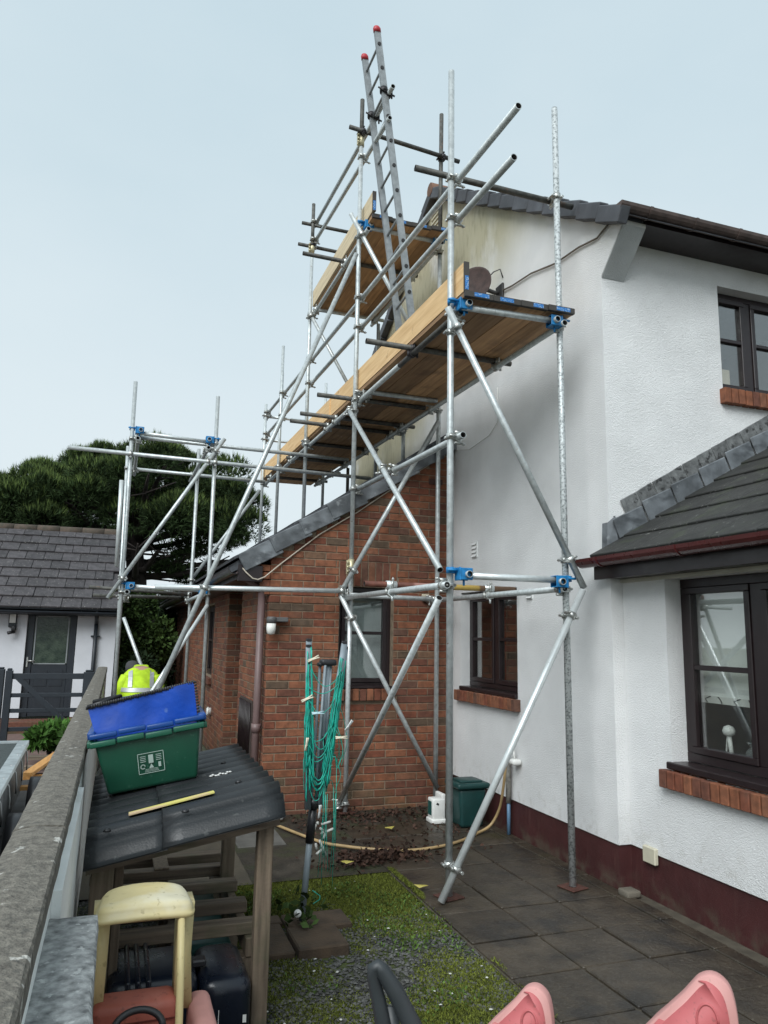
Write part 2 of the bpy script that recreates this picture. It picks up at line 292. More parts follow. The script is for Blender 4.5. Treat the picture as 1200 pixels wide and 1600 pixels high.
sheet('gravel_bed', -.12, .3, 1.975, 5.42, -.028, gravel_m)
sheet('soil', 1.0, 5.42, 3.4, 7.35, -.012, soil_m)
sheet('concrete_path', -.12, 5.42, 1.0, 12.8, -.014, conc_m)
sheet('lawn', -.3, 12.8, 1.3, 40, -.02, lawn_m)
sheet('driveway', -9, 10.2, -.3, 14.7, -.03, drive_m)
sheet('neighbour_yard', -9, -2, -.3, 10.2, -.05, dark_m)
# patio of individual slabs
slab_m = mat('riven_paving', (.055, .043, .030), .45, col2=(.025, .0195, .014), scale=6, bump=.8, bscale=30, coord='World', obj_rand=.22)
layer(slab_m, (.105, .09, .068), 75, .58, .68, .6); layer(slab_m, (.035, .033, .012), 1.6, .5, .7, .7, zlo=4.2, zhi=6., axis='Y'); layer(slab_m, (.018, .017, .016), 3, .52, .68, .6)
patio = struct('patio', MB().box((1.98, .6, -.085), (3.47, 7.28, -.016)), mat('patio_joint', (.05, .042, .03), .95, col2=(.085, .072, .052), scale=14, coord='World'))
_sl = MB().cbox((-.203, -.2145, -.05), (.203, .2145, 0), .006).mesh('paving_slab', slab_m)
_sn = MB().cbox((-.05, -.2175, -.05), (.05, .2175, 0), .005).mesh('paving_slab_cut', slab_m)
for j in range(-5, 8):
    yc = 3.17+.443*(j+.5)
    for i in range(3): inst('paving_slab', _sl, patio, (1.985+.21+.42*i, yc, random.uniform(-.004, .002)), (random.uniform(-.006, .006), random.uniform(-.006, .006), random.uniform(-.004, .004)))
    if 1 < yc < 7.2: inst('paving_slab', _sn, patio, (3.31, yc, random.uniform(-.006, 0)), (0, 0, random.uniform(-.01, .01)))
# ================================================================== WINDOW BUILDER
def fbox(axis, a0, a1, z0, z1, d0, d1, mb):
    "box on a wall plane; axis X: wall normal -X, a is Y, d is X.  axis Y: a is X, d is Y"
    lo, hi = ((d0, a0, z0), (d1, a1, z1)) if axis == 'X' else ((a0, d0, z0), (a1, d1, z1))
    return mb.cbox(lo, hi, .004)
def window(parent, axis, a0, a1, z0, z1, d, cols, row, fm=upvc, fw=.05, sash=True, name='window'):
    "cols: list of mullion positions; row: list of glazing bar heights"
    mb = MB()
    fbox(axis, a0, a1, z1-fw, z1, d, d+.07, mb); fbox(axis, a0, a1, z0, z0+fw, d, d+.07, mb)
    xs = [a0]+cols+[a1]
    for i, c in enumerate(xs):
        lo, hi = (c, c+fw) if i == 0 else (c-fw, c) if i == len(xs)-1 else (c-fw*.75, c+fw*.75)
        fbox(axis, lo, hi, z0+fw, z1-fw, d+.001, d+.069, mb)
    o = part(name, mb, fm, parent)
    for i in range(len(xs)-1):
        l = xs[i]+(fw if i == 0 else fw*.75); r = xs[i+1]-(fw if i == len(xs)-2 else fw*.75); b, t = z0+fw, z1-fw
        s = .042
        ms = MB(); fbox(axis, l, r, b, b+s, d-.012, d+.05, ms); fbox(axis, l, r, t-s, t, d-.012, d+.05, ms); fbox(axis, l, l+s, b+s, t-s, d-.011, d+.049, ms); fbox(axis, r-s, r, b+s, t-s, d-.011, d+.049, ms)
        zz = [b+s]+row+[t-s]
        for q in row: fbox(axis, l+s, r-s, q-.016, q+.016, d-.006, d+.045, ms)
        part('sash', ms, fm, o)
        for k in range(len(zz)-1):
            g = MB(); lo = zz[k]+(.016 if k else 0); hi = zz[k+1]-(.016 if k < len(zz)-2 else 0)
            fb = ((d+.018, l+s, lo), (d+.022, r-s, hi)) if axis == 'X' else ((l+s, d+.018, lo), (r-s, d+.022, hi))
            g.box(*fb); part('pane', g, glass, o)
    return o
def room(parent, lo, hi, openface, m=room_m):
    "interior box, open on one side, so that something dark lies behind the glass"
    (x0,y0,z0), (x1,y1,z1) = lo, hi; vs = [(x0,y0,z0),(x1,y0,z0),(x1,y1,z0),(x0,y1,z0),(x0,y0,z1),(x1,y0,z1),(x1,y1,z1),(x0,y1,z1)]
    fs = {'zl':(0,1,2,3),'zh':(4,7,6,5),'yl':(0,4,5,1),'xh':(1,5,6,2),'yh':(2,6,7,3),'xl':(3,7,4,0)}
    mb = MB().add(vs, [f for k, f in fs.items() if k != openface]); return part('room', mb, m, parent)
_bsill = {}
def brick_sill(parent, axis, a0, a1, z0, z1, d0, d1, slope=.02):
    "row of bricks on edge"
    n = round(abs(a1-a0)/.075); p = (a1-a0)/n
    core = MB(); fbox(axis, a0+.006, a1-.006, z0+.006, z1-.01, d0+.022, d1, core); s = part('sill', core, mortar, parent)
    w, h, dp = p-.011, z1-z0, d1-d0
    me = MB().cbox((-w/2, -dp/2, -h/2), (w/2, dp/2, h/2), .004).mesh('sill_brick', brick_o)
    for i in range(n):
        c = a0+p*(i+.5); loc = (c, (d0+d1)/2, (z0+z1)/2+random.uniform(-.002, .002)) if axis == 'Y' else ((d0+d1)/2, c, (z0+z1)/2+random.uniform(-.002, .002))
        inst('brick', me, s, loc, (random.uniform(-.015, .015), 0, (0 if axis == 'Y' else math.pi/2)+random.uniform(-.02, .02)))
    return s
# ================================================================== RENDERED HOUSE
H = thing('rendered_house', (3.36, 4.58, 0), 'two-storey white rendered house with stained gable wall and dark verge tiles', 'house')
zt = lambda y: 4.86+.65*(y-4.39) if y <= 7.83 else 4.86+.65*(2*7.83-4.39-y)
w = MB(); XG, XI = 3.36, 3.60
def gstrip(y0, y1, zb, ztop=None):
    ys = [y0, y1] if not (y0 < 7.83 < y1) else [y0, 7.83, y1]
    top = [(y, ztop if ztop else zt(y)-.03) for y in ys][::-1]
    w.prism([(y0, zb), (y1, zb)]+top, 'X', XG, XI)
gstrip(4.58, 5.95, .285); gstrip(7.12, 11.08, .285); gstrip(5.95, 7.12, .285, 1.15); gstrip(5.95, 7.12, 2.13)
# front wall, window opening 4.50-5.66
for a, b, c, d_ in ((XI, 4.50, 2.0, 4.95), (5.66, 9, 2.0, 4.95), (4.50, 5.66, 2.0, 3.68), (4.50, 5.66, 4.60, 4.95)): w.box((a, 4.58, c), (b, 4.82, d_))
w.box((XI, 10.84, 0), (9, 11.08, 4.95)); w.box((8.76, 4.82, 0), (9, 10.84, 4.95))
# eave return on the gable, flush with it
w.prism([(4.58, 4.47), (4.58, 4.92), (4.30, 4.80), (4.30, 4.77)], 'X', XG, 3.57)
part('wall', w, render_w, H)
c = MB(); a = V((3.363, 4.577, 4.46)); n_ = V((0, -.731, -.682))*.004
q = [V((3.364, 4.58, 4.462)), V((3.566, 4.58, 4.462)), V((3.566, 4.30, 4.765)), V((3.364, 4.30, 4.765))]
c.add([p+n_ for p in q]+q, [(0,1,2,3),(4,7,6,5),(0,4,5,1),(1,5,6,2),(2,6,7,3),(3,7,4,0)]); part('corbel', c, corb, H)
p_ = MB().box((3.372, 4.592, -.1), (3.60, 11.06, .285)); part('plinth', p_, plinth, H)
# windows of the house
room(H, (3.60, 5.6, .9), (5.2, 7.6, 2.5), 'xl'); o = window(H, 'X', 5.95, 7.12, 1.19, 2.13, 3.46, [6.535], [1.66])
part('inner_sill', MB().cbox((3.335, 5.955, 1.15), (3.46, 7.115, 1.188), .006), upvc, o)
brick_sill(H, 'X', 5.90, 7.17, 1.045, 1.147, 3.30, 3.40)
room(H, (4.2, 4.82, 3.2), (6.2, 7, 4.8), 'yl'); o = window(H, 'Y', 4.50, 5.66, 3.70, 4.60, 4.68, [4.90, 5.28], [4.18])
brick_sill(H, 'Y', 4.46, 5.70, 3.575, 3.70, 4.52, 4.63)
# interior things seen through the glass
CUR = plain('cream_curtain', (.45, .40, .30), .9); RED = plain('red_curtain', (.20, .012, .015), .9)
mb = MB()
for i in range(9): mb.cyl((3.62, 6.66+.022*i, 1.2), (3.62, 6.66+.022*i, 2.12), .014, 8)
solo('curtain', mb, RED, (3.62, 6.7, 1.2), 'dark red curtain hanging inside the ground floor gable window', 'curtain')
j = thing('storage_jar', (3.53, 6.08, 1.19), 'yellow jar with white band and blue lid on the window ledge inside the gable', 'jar')
part('jar_body', MB().lathe([(.055, 1.19), (.06, 1.2), (.06, 1.255)], (3.53, 6.08, 0)), plain('jar_yellow', (.5, .38, .08)), j)
part('band', MB().lathe([(.0605, 1.256), (.0605, 1.315)], (3.53, 6.08, 0)), plain('jar_white', (.7, .7, .65)), j)
part('lid', MB().lathe([(.062, 1.316), (.062, 1.355), (.04, 1.365)], (3.53, 6.08, 0)), plain('jar_blue', (.03, .07, .2)), j)
for k in range(3):
    y = 6.045-.0+.028*k; part('heart_print', MB().add([(3.4692, y, 1.272), (3.4692, y+.009, 1.286), (3.4692, y+.005, 1.292), (3.4692, y, 1.288), (3.4692, y-.005, 1.292), (3.4692, y-.009, 1.286)], [(0,5,4,3,2,1)]), plain('heart_blue', (.06, .12, .25)), j)
solo('picture_card', MB().cbox((4.66, 4.80, 3.78), (4.80, 4.812, 3.98), .002), plain('card', (.62, .52, .38), .8), (4.73, 4.80, 3.78), 'beige card standing inside the upstairs window', 'card')
# roof: slabs, verge tiles, ridge, gutter
RY, RZ = 7.83, 7.17; EY, EZ = 4.22, 4.83; sl = (RZ-EZ)/(RY-EY); ang = math.atan(sl)
rf = MB().prism([(EY, EZ-.04), (RY, RZ-.10), (RY, RZ-.03), (EY+.03, EZ+.01)], 'X', 3.33, 9.2).prism([(RY+.0005, RZ-.10), (11.44, EZ-.04), (11.42, EZ+.01), (RY+.0005, RZ-.03)], 'X', 3.33, 9.2)
roof = part('roof', rf, slate, H)
Ls = math.hypot(RY-EY, RZ-EZ); nv = 14
vt = MB().cbox((-.045, -.160, -.07), (.045, .160, .06), .008).mesh('verge_tile', slate)
for side in (1, -1):
    for i in range(nv):
        s_ = (i+.5)/nv; y = EY+(RY-EY)*s_; z = EZ+(RZ-EZ)*s_-.055
        if side < 0: y = 2*RY-y
        inst('verge_tile', vt, roof, (3.31, y, z), ((ang-.085)*side, 0, random.uniform(-.03, .03)-.03))
mb = MB()
for i in range(12): mb.cyl((3.26+.45*i, RY, RZ-.03), (3.26+.45*(i+1)-.01, RY, RZ-.035), .085, 12)
part('ridge_tile', mb, mat('ridge_brown', (.16, .085, .055), .8, var=.3, coord='World'), roof)
part('fascia', MB().box((3.57, 4.30, 4.80), (9, 4.325, 4.90)).box((3.571, 4.325, 4.80), (9, 4.579, 4.815)), upvc, H)
g = MB(); n = 9; R_ = .062
prof = [(math.cos(math.pi+math.pi*i/(n-1))*R_, math.sin(math.pi+math.pi*i/(n-1))*R_) for i in range(n)]
prof2 = [(x*.9, z*.9) for x, z in prof][::-1]
def gutter(parent, axis, a0, a1, d, z, m, br):
    mb = MB()
    pts = [(d+x, z+zz) for x, zz in prof+prof2]
    if axis == 'X':   # runs along X, d is Y
        mb.prism(pts, 'X', a0, a1); mb.prism([(d+x, z+zz) for x, zz in prof], 'X', a0-.006, a0)
    else:
        mb.prism(pts, 'Y', a0, a1); mb.prism([(d+x, z+zz) for x, zz in prof], 'Y', a1, a1+.006)
    o = part('gutter', mb, m, parent); k = a0+.25
    bp = [(d+x*1.1, z+zz*1.1) for x, zz in prof]+[(d+x*1.0, z+zz*1.0) for x, zz in prof[::-1]]
    while k < a1:
        part('gutter_bracket', MB().prism(bp, 'X' if axis == 'X' else 'Y', k, k+.025), m, o); k += br
    return o
gutter(H, 'X', 3.27, 9, 4.235, 4.865, gutter_o, .42)
# louvre high on the gable, small vent lower down
def louvre(parent, y, z, wy, h, m, n=6):
    o = part('vent', MB().box((3.352, y-wy/2, z-h/2), (3.3605, y+wy/2, z+h/2)), m, parent)
    for i in range(n):
        zz = z-h/2+h*(i+.5)/n
        part('slat', MB().add([(3.351, y-wy*.42, zz+h/n*.3), (3.351, y+wy*.42, zz+h/n*.3), (3.338, y+wy*.42, zz-h/n*.25), (3.338, y-wy*.42, zz-h/n*.25), (3.3515, y-wy*.42, zz-h/n*.2), (3.3515, y+wy*.42, zz-h/n*.2)], [(0,1,2,3),(3,2,5,4)]), m, o)
louvre(H, 7.85, 6.72, .26, .36, plain('vent_cream', (.5, .47, .36))); louvre(H, 6.79, 2.55, .12, .16, plain('vent_white', (.7, .71, .7)), 4)
louvre(H, 5.72, 2.06, .10, .09, plain('vent_white2', (.72, .73, .72)), 3)
part('junction_flashing', MB().box((3.325, 7.3, 3.80), (3.3595, 11.05, 3.92)), plain('black_flashing', (.02, .02, .022), .6), H)
part('cable', MB().path([(3.345, 4.36, 4.86), (3.345, 4.6, 4.80), (3.345, 4.85, 4.85), (3.345, 5.2, 4.88), (3.345, 5.6, 4.98), (3.345, 5.95, 5.02), (3.345, 6.2, 5.07)], .008, 6), plain('old_cable', (.12, .10, .075), .8), H)
part('cable', MB().path([(3.35, 6.27, 4.1), (3.35, 6.27, 3.75), (3.35, 6.45, 3.66), (3.35, 6.9, 3.62), (3.35, 7.27, 3.70)], .004, 5), plain('white_cable', (.6, .6, .57)), H)
part('socket_box', MB().cbox((3.43, 4.30, .22), (3.462, 4.425, .325), .006), plain('cream_box', (.52, .49, .38)), H)
# ================================================================== FRONT EXTENSION
X_ = thing('front_extension', (3.46, 3.0, 0), 'single-storey white extension with dark tiled lean-to roof, maroon gutter and large brown window', 'building')
w = MB()
for y0, y1, z0, z1 in ((4.13, 4.579, .285, 2.14), (2.2, 4.13, .285, .85), (2.2, 4.13, 2.09, 2.14), (1.0, 2.2, .285, 2.14)): w.box((3.46, y0, z0), (3.70, y1, z1))
w.prism([(3.70, 0), (6.6, 0), (6.6, 4.0), (3.70, 2.45)], 'Y', 1.0, 1.2); part('wall', w, render_w, X_)
part('plinth', MB().box((3.472, 1.0, -.1), (3.70, 4.59, .285)), plinth, X_)
room(X_, (3.70, 1.8, .5), (5.6, 4.5, 2.3), 'xl')
o = window(X_, 'X', 2.2, 4.13, .905, 2.09, 3.585, [2.85, 3.49], [1.51], fw=.06)
part('sill_board', MB().cbox((3.43, 2.2, .86), (3.585, 4.155, .903), .006), upvc, o)
brick_sill(X_, 'X', 2.15, 4.20, .74, .85, 3.40, 3.50)
ZR = lambda x: 2.33+.57*(x-3.3)
roof = part('roof', MB().prism([(3.22, ZR(3.22)-.09), (6.8, ZR(6.8)-.09), (6.8, ZR(6.8)-.03), (3.22, ZR(3.22)-.03)], 'Y', 1.0, 4.57), tile_e, X_)
a_ = math.atan(.57); te = MB().cbox((-.21, -.165, -.014), (.21, .165, .014), .005).mesh('tile', tile_e)
for i in range(12):
    for jx in range(-1, 7):
        y = 4.555-.166-.334*jx-(.167 if i % 2 else 0)+.167; yy = min(y, 4.56-.165)
        x = 3.36+.286*i; inst('tile', te, roof, (x, yy, ZR(x)-.006+random.uniform(-.002, .002)), (0, -(a_-.045), random.uniform(-.008, .008)))
part('fascia', MB().box((3.275, 1.0, 2.11), (3.30, 4.66, 2.25)).box((3.30, 1.0, 2.115), (3.459, 4.575, 2.13)), upvc, X_)
part('soffit_strip', MB().box((3.435, 1.0, 2.088), (3.4595, 4.57, 2.114)), plain('cream_strip', (.5, .48, .4)), X_)
gutter(X_, 'Y', 1.0, 4.70, 3.205, 2.255, gutter_n, .80)
# abutment flashing up the front wall: lead steps below, mossy slips above
fl = MB().box((3.40, 4.566, 2.36), (3.46, 4.5795, 2.56)); fo = part('flashing', fl, lead, X_)
zl = lambda x: 2.385+.56*(x-3.40); d57 = math.atan(.565)
lp = MB()
lp = MB().cbox((-.150, -.016, -.078), (.150, 0, .078), .006).mesh('lead_step', lead)
for i in range(8):
    x = 3.53+.27*i; inst('lead_step', lp, fo, (x, 4.556-.001*(i % 2), zl(x)+.085), (0, -(d57-.085), random.uniform(.02, .06)), (1, 1, random.uniform(.93, 1.05)))
up = MB().cbox((-.083, -.010, -.07), (.083, 0, .07), .004).mesh('slip', mosslead)
for i in range(15):
    x = 3.56+.146*i; inst('flashing_slip', up, fo, (x, 4.570+.003*(i % 2), zl(x)+.205), (0, -(d57+random.uniform(-.03, .03)), random.uniform(-.02, .02)))
part('lead_corner', MB().add([(3.335, 4.575, 2.33), (3.42, 4.555, 2.35), (3.40, 4.555, 2.58), (3.345, 4.575, 2.53), (3.335, 4.64, 2.33), (3.345, 4.64, 2.53), (3.42, 4.5795, 2.35), (3.40, 4.5795, 2.58)], [(0,1,2,3),(0,3,5,4),(1,6,7,2)]), lead, fo)
# blind and ledge things
bl_m = mat('printed_blind', (.50, .51, .48), .9, var=.05)
t = bl_m.node_tree; N = t.nodes; g_ = N.new('ShaderNodeNewGeometry'); vo = N.new('ShaderNodeTexVoronoi'); vo.inputs['Scale'].default_value = 4.2; wv = N.new('ShaderNodeTexNoise'); wv.inputs['Scale'].default_value = 60
t.links.new(g_.outputs['Position'], vo.inputs['Vector']); rp = N.new('ShaderNodeValToRGB'); rp.color_ramp.elements[0].position = .2; rp.color_ramp.elements[1].position = .34; rp.color_ramp.elements[0].color = (.56, .58, .56, 1); rp.color_ramp.elements[1].color = (.74, .75, .72, 1)
ad = N.new('ShaderNodeMath'); ad.operation = 'MULTIPLY_ADD'; t.links.new(g_.outputs['Position'], wv.inputs['Vector']); t.links.new(wv.outputs['Fac'], ad.inputs[0]); ad.inputs[1].default_value = .35; t.links.new(vo.outputs['Distance'], ad.inputs[2])
t.links.new(ad.outputs[0], rp.inputs[0]); t.links.new(rp.outputs[0], N['Principled BSDF'].inputs['Base Color'])
b = thing('roller_blind', (3.72, 3.7, 1.3), 'pale floral roller blind half drawn inside the large extension window', 'blind')
part('fabric', MB().box((3.685, 2.3, 1.33), (3.689, 4.10, 2.085)), bl_m, b); part('hem', MB().box((3.678, 2.3, 1.285), (3.684, 4.10, 1.33)), plain('blind_hem', (.62, .62, .58)), b)
mb = MB()
for k in range(14):
    y = 2.4+.125*k; mb.path([(3.6755, y, 1.288), (3.6755, y+.01+.008*(k % 3), 1.31), (3.6755, y+.03*(-1)**k, 1.328)], .003, 4)
part('sprig_print', mb, black_pl, b)
s = thing('hand_shower', (3.70, 3.86, .92), 'white hand-held shower head standing on the extension window ledge', 'shower head')
part('handle', MB().cyl((3.70, 3.86, .93), (3.69, 3.87, 1.10), .014, 10), white_pl, s); part('head', MB().lathe([(.01, 0), (.033, .012), (.04, .035), (.028, .06), (.005, .07)], (3.69, 3.87, 1.09)), white_pl, s); part('hose', MB().path([(3.70, 3.9, .93), (3.70, 3.91, .98), (3.70, 3.90, 1.06), (3.69, 3.88, 1.10)], .006, 6), white_pl, s)
clear = bpy.data.materials.new('clear_glass'); clear.use_nodes = True; B = clear.node_tree.nodes['Principled BSDF']; B.inputs['Transmission Weight'].default_value = .9; B.inputs['Roughness'].default_value = .08; B.inputs['Base Color'].default_value = (.8, .85, .85, 1)
solo('glass_vase', MB().lathe([(.05, .92), (.055, .95), (.05, 1.02), (.025, 1.05), (.045, 1.08), (.04, 1.07), (.02, 1.045)], (3.70, 3.68, 0)), clear, (3.70, 3.68, .92), 'clear glass jar beside the shower head on the extension window ledge', 'jar')
part('window_ledge', MB().box((3.655, 2.3, .87), (3.80, 4.10, .92)), plain('ledge', (.5, .5, .48)), X_)
# ================================================================== BRICK ANNEXE
A = thing('brick_annexe', (1.385, 7.3, 0), 'red brick single-storey annexe with sloping tiled roof and lead-grey verge', 'building')
BX, BY = 1.385, 7.3
ztop = lambda x: 2.30+.683*(x-1.2)
core = MB()   # mortar core, recessed 7 mm behind the brick faces
yc = BY+.007
def wallcore(x0, x1, z0, z1=None):
    core.prism([(x0, z0), (x1, z0), (x1, z1 if z1 else ztop(x1)), (x0, z1 if z1 else ztop(x0))], 'Y', yc, BY+.22)
WX0, WX1, WZ0, WZ1 = 2.10, 2.68, 1.15, 2.165
wallcore(BX+.007, WX0, -.05); wallcore(WX1, 3.355, -.05); wallcore(WX0, WX1, -.05, WZ0); wallcore(WX0, WX1, WZ1)
for y0, y1, z0, z1 in ((7.52, 9.03, -.05, 2.42), (10.18, 11.70, -.05, 2.42), (11.70, 13.05, -.05, 1.0), (11.70, 13.05, 2.1, 2.42), (13.05, 20.4, -.05, 2.42), (9.03, 10.18, 2.28, 2.42)):
    core.box((BX+.007, y0, z0), (BX+.22, y1, z1))
core.box((BX+.22, 10.18, -.05), (BX+1.3, 10.20, 2.4)); core.box((BX+1.25, 9.03, -.05), (BX+1.3, 10.18, 2.4))
wl = part('wall', core, mortar, A)
# front bricks
bricks = []   # (x0,x1,z0,z1)
rnd = random.Random(3)
def emit(x0, x1, z0, z1, ops):
    segs = [(x0, x1)]
    for ox0, ox1, oz0, oz1 in ops:
        if z1 <= oz0+.01 or z0 >= oz1-.01: continue
        ns = []
        for a, b in segs:
            if b <= ox0 or a >= ox1: ns.append((a, b)); continue
            if a < ox0-.012: ns.append((a, ox0-.004))
            if b > ox1+.012: ns.append((ox1+.004, b))
        segs = ns
    return [(a, b, z0, z1) for a, b in segs if b-a > .02]
ops = [(WX0, WX1, WZ0, WZ1), (2.085, 2.715, WZ1, 2.42), (2.085, 2.705, 1.03, WZ0)]
for k in range(52):
    z0 = -.05+.075*k+.005; z1 = z0+.065; x = BX
    first = .1025 if k % 2 else .215
    while x < 3.35:
        wd = first if x == BX else .215; x1 = min(x+wd, 3.352)
        for (a, b, c, d_) in emit(x, x1, z0, z1, ops):
            if (c+.0325) < ztop((a+b)/2)-.02: bricks.append((a, b, c, d_))
        x += wd+.01
bricks.sort(key=lambda q: (q[0]-.0)**2+(q[2]-1.2)**2)
def bfront(mb, x0, x1, z0, z1, y, dx=0, proud=0, rot=0):
    "brick seen from -Y: chamfered face, sides run back to the core"
    c = .004; y0 = y-proud; y1 = y+.03
    vs = [(x0+c, y0, z0+c), (x1-c, y0, z0+c), (x1-c, y0, z1-c), (x0+c, y0, z1-c), (x0, y0+c, z0), (x1, y0+c, z0), (x1, y0+c, z1), (x0, y0+c, z1), (x0, y1, z0), (x1, y1, z0), (x1, y1, z1), (x0, y1, z1)]
    return mb.add(vs, [(0,1,2,3),(0,4,5,1),(1,5,6,2),(2,6,7,3),(3,7,4,0),(4,8,9,5),(5,9,10,6),(6,10,11,7),(7,11,8,4)])
_bm = {}
def brick_mesh(wd, ht):
    k = (round(wd, 3), round(ht, 3))
    if k not in _bm: _bm[k] = bfront(MB(), -wd/2, wd/2, -ht/2, ht/2, 0).mesh('brick', brick_o)
    return _bm[k]
for (a, b, c, d_) in bricks[:262]:
    inst('brick', brick_mesh(b-a, d_-c), wl, ((a+b)/2, BY-rnd.uniform(-.0025, .003), (c+d_)/2), (rnd.uniform(-.01, .01), 0, rnd.uniform(-.008, .008)))
for i in range(8):     # soldier course over the window
    inst('brick', brick_mesh(.067, .25), wl, (2.126+.0781*i, BY-rnd.uniform(-.002, .003), 2.296))
mb = MB()
for (a, b, c, d_) in bricks[262:]: bfront(mb, a, b, c, d_, BY, proud=rnd.uniform(-.002, .003))
# left wall, receding
for k in range(33):
    z0 = -.05+.075*k+.005; z1 = z0+.065; y = BY-.0005; first = .215 if k % 2 else .1025
    while y < 20.38:
        wd = first if y < BY else .215
        for (a, b, c, d_) in emit(y, min(y+wd, 20.39), z0, z1, [(9.03, 10.18, -1, 2.28), (11.70, 13.05, 1.0, 2.1)]):
            cc = .004; x0 = BX-rnd.uniform(-.002, .003); x1 = BX+.03
            if a < BY+.01: a = BY+.004
            mb.add([(x0, b-cc, c+cc), (x0, a+cc, c+cc), (x0, a+cc, d_-cc), (x0, b-cc, d_-cc), (x0+cc, b, c), (x0+cc, a, c), (x0+cc, a, d_), (x0+cc, b, d_), (x1, b, c), (x1, a, c), (x1, a, d_), (x1, b, d_)], [(0,1,2,3),(0,4,5,1),(1,5,6,2),(2,6,7,3),(3,7,4,0),(4,8,9,5),(5,9,10,6),(6,10,11,7),(7,11,8,4)])
        y += wd+.01
# reveal of the porch recess
for k in range(31):
    z0 = -.05+.075*k+.005; x = BX+.005
    while x < BX+1.2:
        wd = .215 if (k % 2 or x > BX+.01) else .1025; bfront(mb, x, min(x+wd, BX+1.24), z0, z0+.065, 10.178, proud=.004); x += wd+.01
for i, k in enumerate(range(28, 32)):      # corbelled courses under the eaves at the corner
    z0 = -.05+.075*k+.005; bfront(mb, BX-.05*(i+1), BX-.004, z0, z0+.065, BY, proud=.002)
part('brickwork', mb, brick_i, A, kind='stuff')
part('porch_door', MB().cbox((BX+.9, 9.1, 0), (BX+.95, 10.1, 2.2), .01), upvc, A)
# annexe window with soldier lintel and sill
room(A, (1.7, 7.52, .9), (3.3, 9, 2.5), 'yl')
o = window(A, 'Y', WX0, WX1, 1.16, WZ1-.004, 7.39, [], [1.70], fw=.045)
part('sill_board', MB().cbox((WX0+.003, 7.27, 1.152), (WX1-.003, 7.39, 1.175), .005), upvc, o)
solo('net_curtain', MB().box((2.13, 7.53, 1.2), (2.65, 7.535, 2.14)), plain('net', (.32, .36, .36), .95), (2.4, 7.53, 1.2), 'grey net curtain inside the brick wall window', 'curtain')
brick_sill(A, 'Y', 2.09, 2.70, 1.035, 1.148, 7.255, 7.36)
o = window(A, 'X', 11.70, 13.05, 1.0, 2.1, 1.47, [12.37], [1.55]); room(A, (1.62, 11.5, .8), (3, 13.2, 2.3), 'xl')
part('sill', MB().cbox((1.33, 11.65, .9), (1.47, 13.1, .998), .008), brick_i, A)
# meter grille low on the left wall, air brick
part('meter_grille', MB().box((1.372, 7.95, .35), (1.3845, 8.75, .98)), plain('grille_back', (.05, .035, .03), .8), A)
mb = MB()
for i in range(9): mb.cyl((1.36, 8.0+.085*i, .37), (1.36, 8.0+.085*i, .96), .008, 6)
part('grille_bars', mb, upvc, A)
part('air_brick', MB().cbox((3.06, 7.285, 3.30), (3.22, 7.299, 3.36), .003), plain('air_brick', (.05, .018, .012)), A)
part('junction_box', MB().cbox((2.985, 7.26, 2.04), (3.065, 7.293, 2.115), .006), plain('cream_plastic', (.55, .50, .38)), A)
# annexe roof: stepped courses, verge slabs
sr = .65; zr = lambda x: 2.42+sr*(x-1.10); ar = math.atan(sr)
rb = part('roof', MB().prism([(1.06, zr(1.06)-.11), (3.355, zr(3.355)-.11), (3.355, zr(3.355)-.02), (1.06, zr(1.06)-.02)], 'Y', 7.29, 20.6), slate, A)
ct = MB().box((-.215, -6.68, -.013), (.215, 6.68, .013)).mesh('tile_course', slate)
for i in range(8):
    x = 1.20+.288*i; inst('tile_course', ct, rb, (x, 13.93, zr(x)+.012), (0, -(ar-.06), 0))
vp = MB().cbox((-.21, -.03, -.085), (.21, .0, .085), .006).mesh('verge_slab', lead)
for i in range(8):
    x = 1.27+.288*i; inst('verge_slab', vp, rb, (x, 7.262-.004*(i % 2), zr(x)-.085), (rnd.uniform(-.03, .03), -(ar-.075), rnd.uniform(.01, .05)), (1, 1, rnd.uniform(.95, 1.05)))
part('eave_gutter', MB().prism([(1.03+x*1.05, 2.30+z*1.05) for x, z in prof+prof2], 'Y', 7.25, 20.6).box((1.08, 7.3, 2.20), (1.10, 20.6, 2.36)).box((1.10, 7.3, 2.21), (1.38, 20.6, 2.225)), upvc, A)
part('eave_box_end', MB().cbox((1.06, 7.255, 2.17), (1.30, 7.298, 2.33), .006), upvc, A)
part('downpipe', MB().cyl((1.325, 7.40, 0), (1.325, 7.40, 2.1), .036, 12).cyl((1.325, 7.40, .74), (1.325, 7.40, .82), .046, 12).cyl((1.325, 7.40, 2.09), (1.08, 7.40, 2.28), .036, 12), pipe_b, A)
part('cable', MB().path([(1.10, 7.262, 2.30), (1.14, 7.235, 2.25), (1.2, 7.235, 2.20), (1.25, 7.235, 2.19), (1.32, 7.26, 2.22), (1.48, 7.285, 2.36), (1.86, 7.285, 2.675), (2.26, 7.285, 2.935), (2.83, 7.285, 3.355), (3.34, 7.285, 3.71)], .007, 6), plain('cream_cable', (.5, .44, .36)), A)
l_ = thing('wall_lamp', (1.40, 7.25, 1.72), 'white bulkhead lamp with grey bracket on the brick corner', 'lamp')
part('lamp_shade', MB().lathe([(.012, -.075), (.038, -.06), (.045, -.02), (.045, .035)], (1.395, 7.21, 1.74)), plain('lamp_white', (.7, .7, .66), .3), l_)
part('cap', MB().lathe([(.047, .0), (.047, .05), (.04, .062)], (1.395, 7.21, 1.776)), plain('lamp_grey', (.10, .10, .10)), l_)
part('bracket', MB().cbox((1.43, 7.2, 1.79), (1.56, 7.297, 1.835), .006), M_['lamp_grey'], l_)
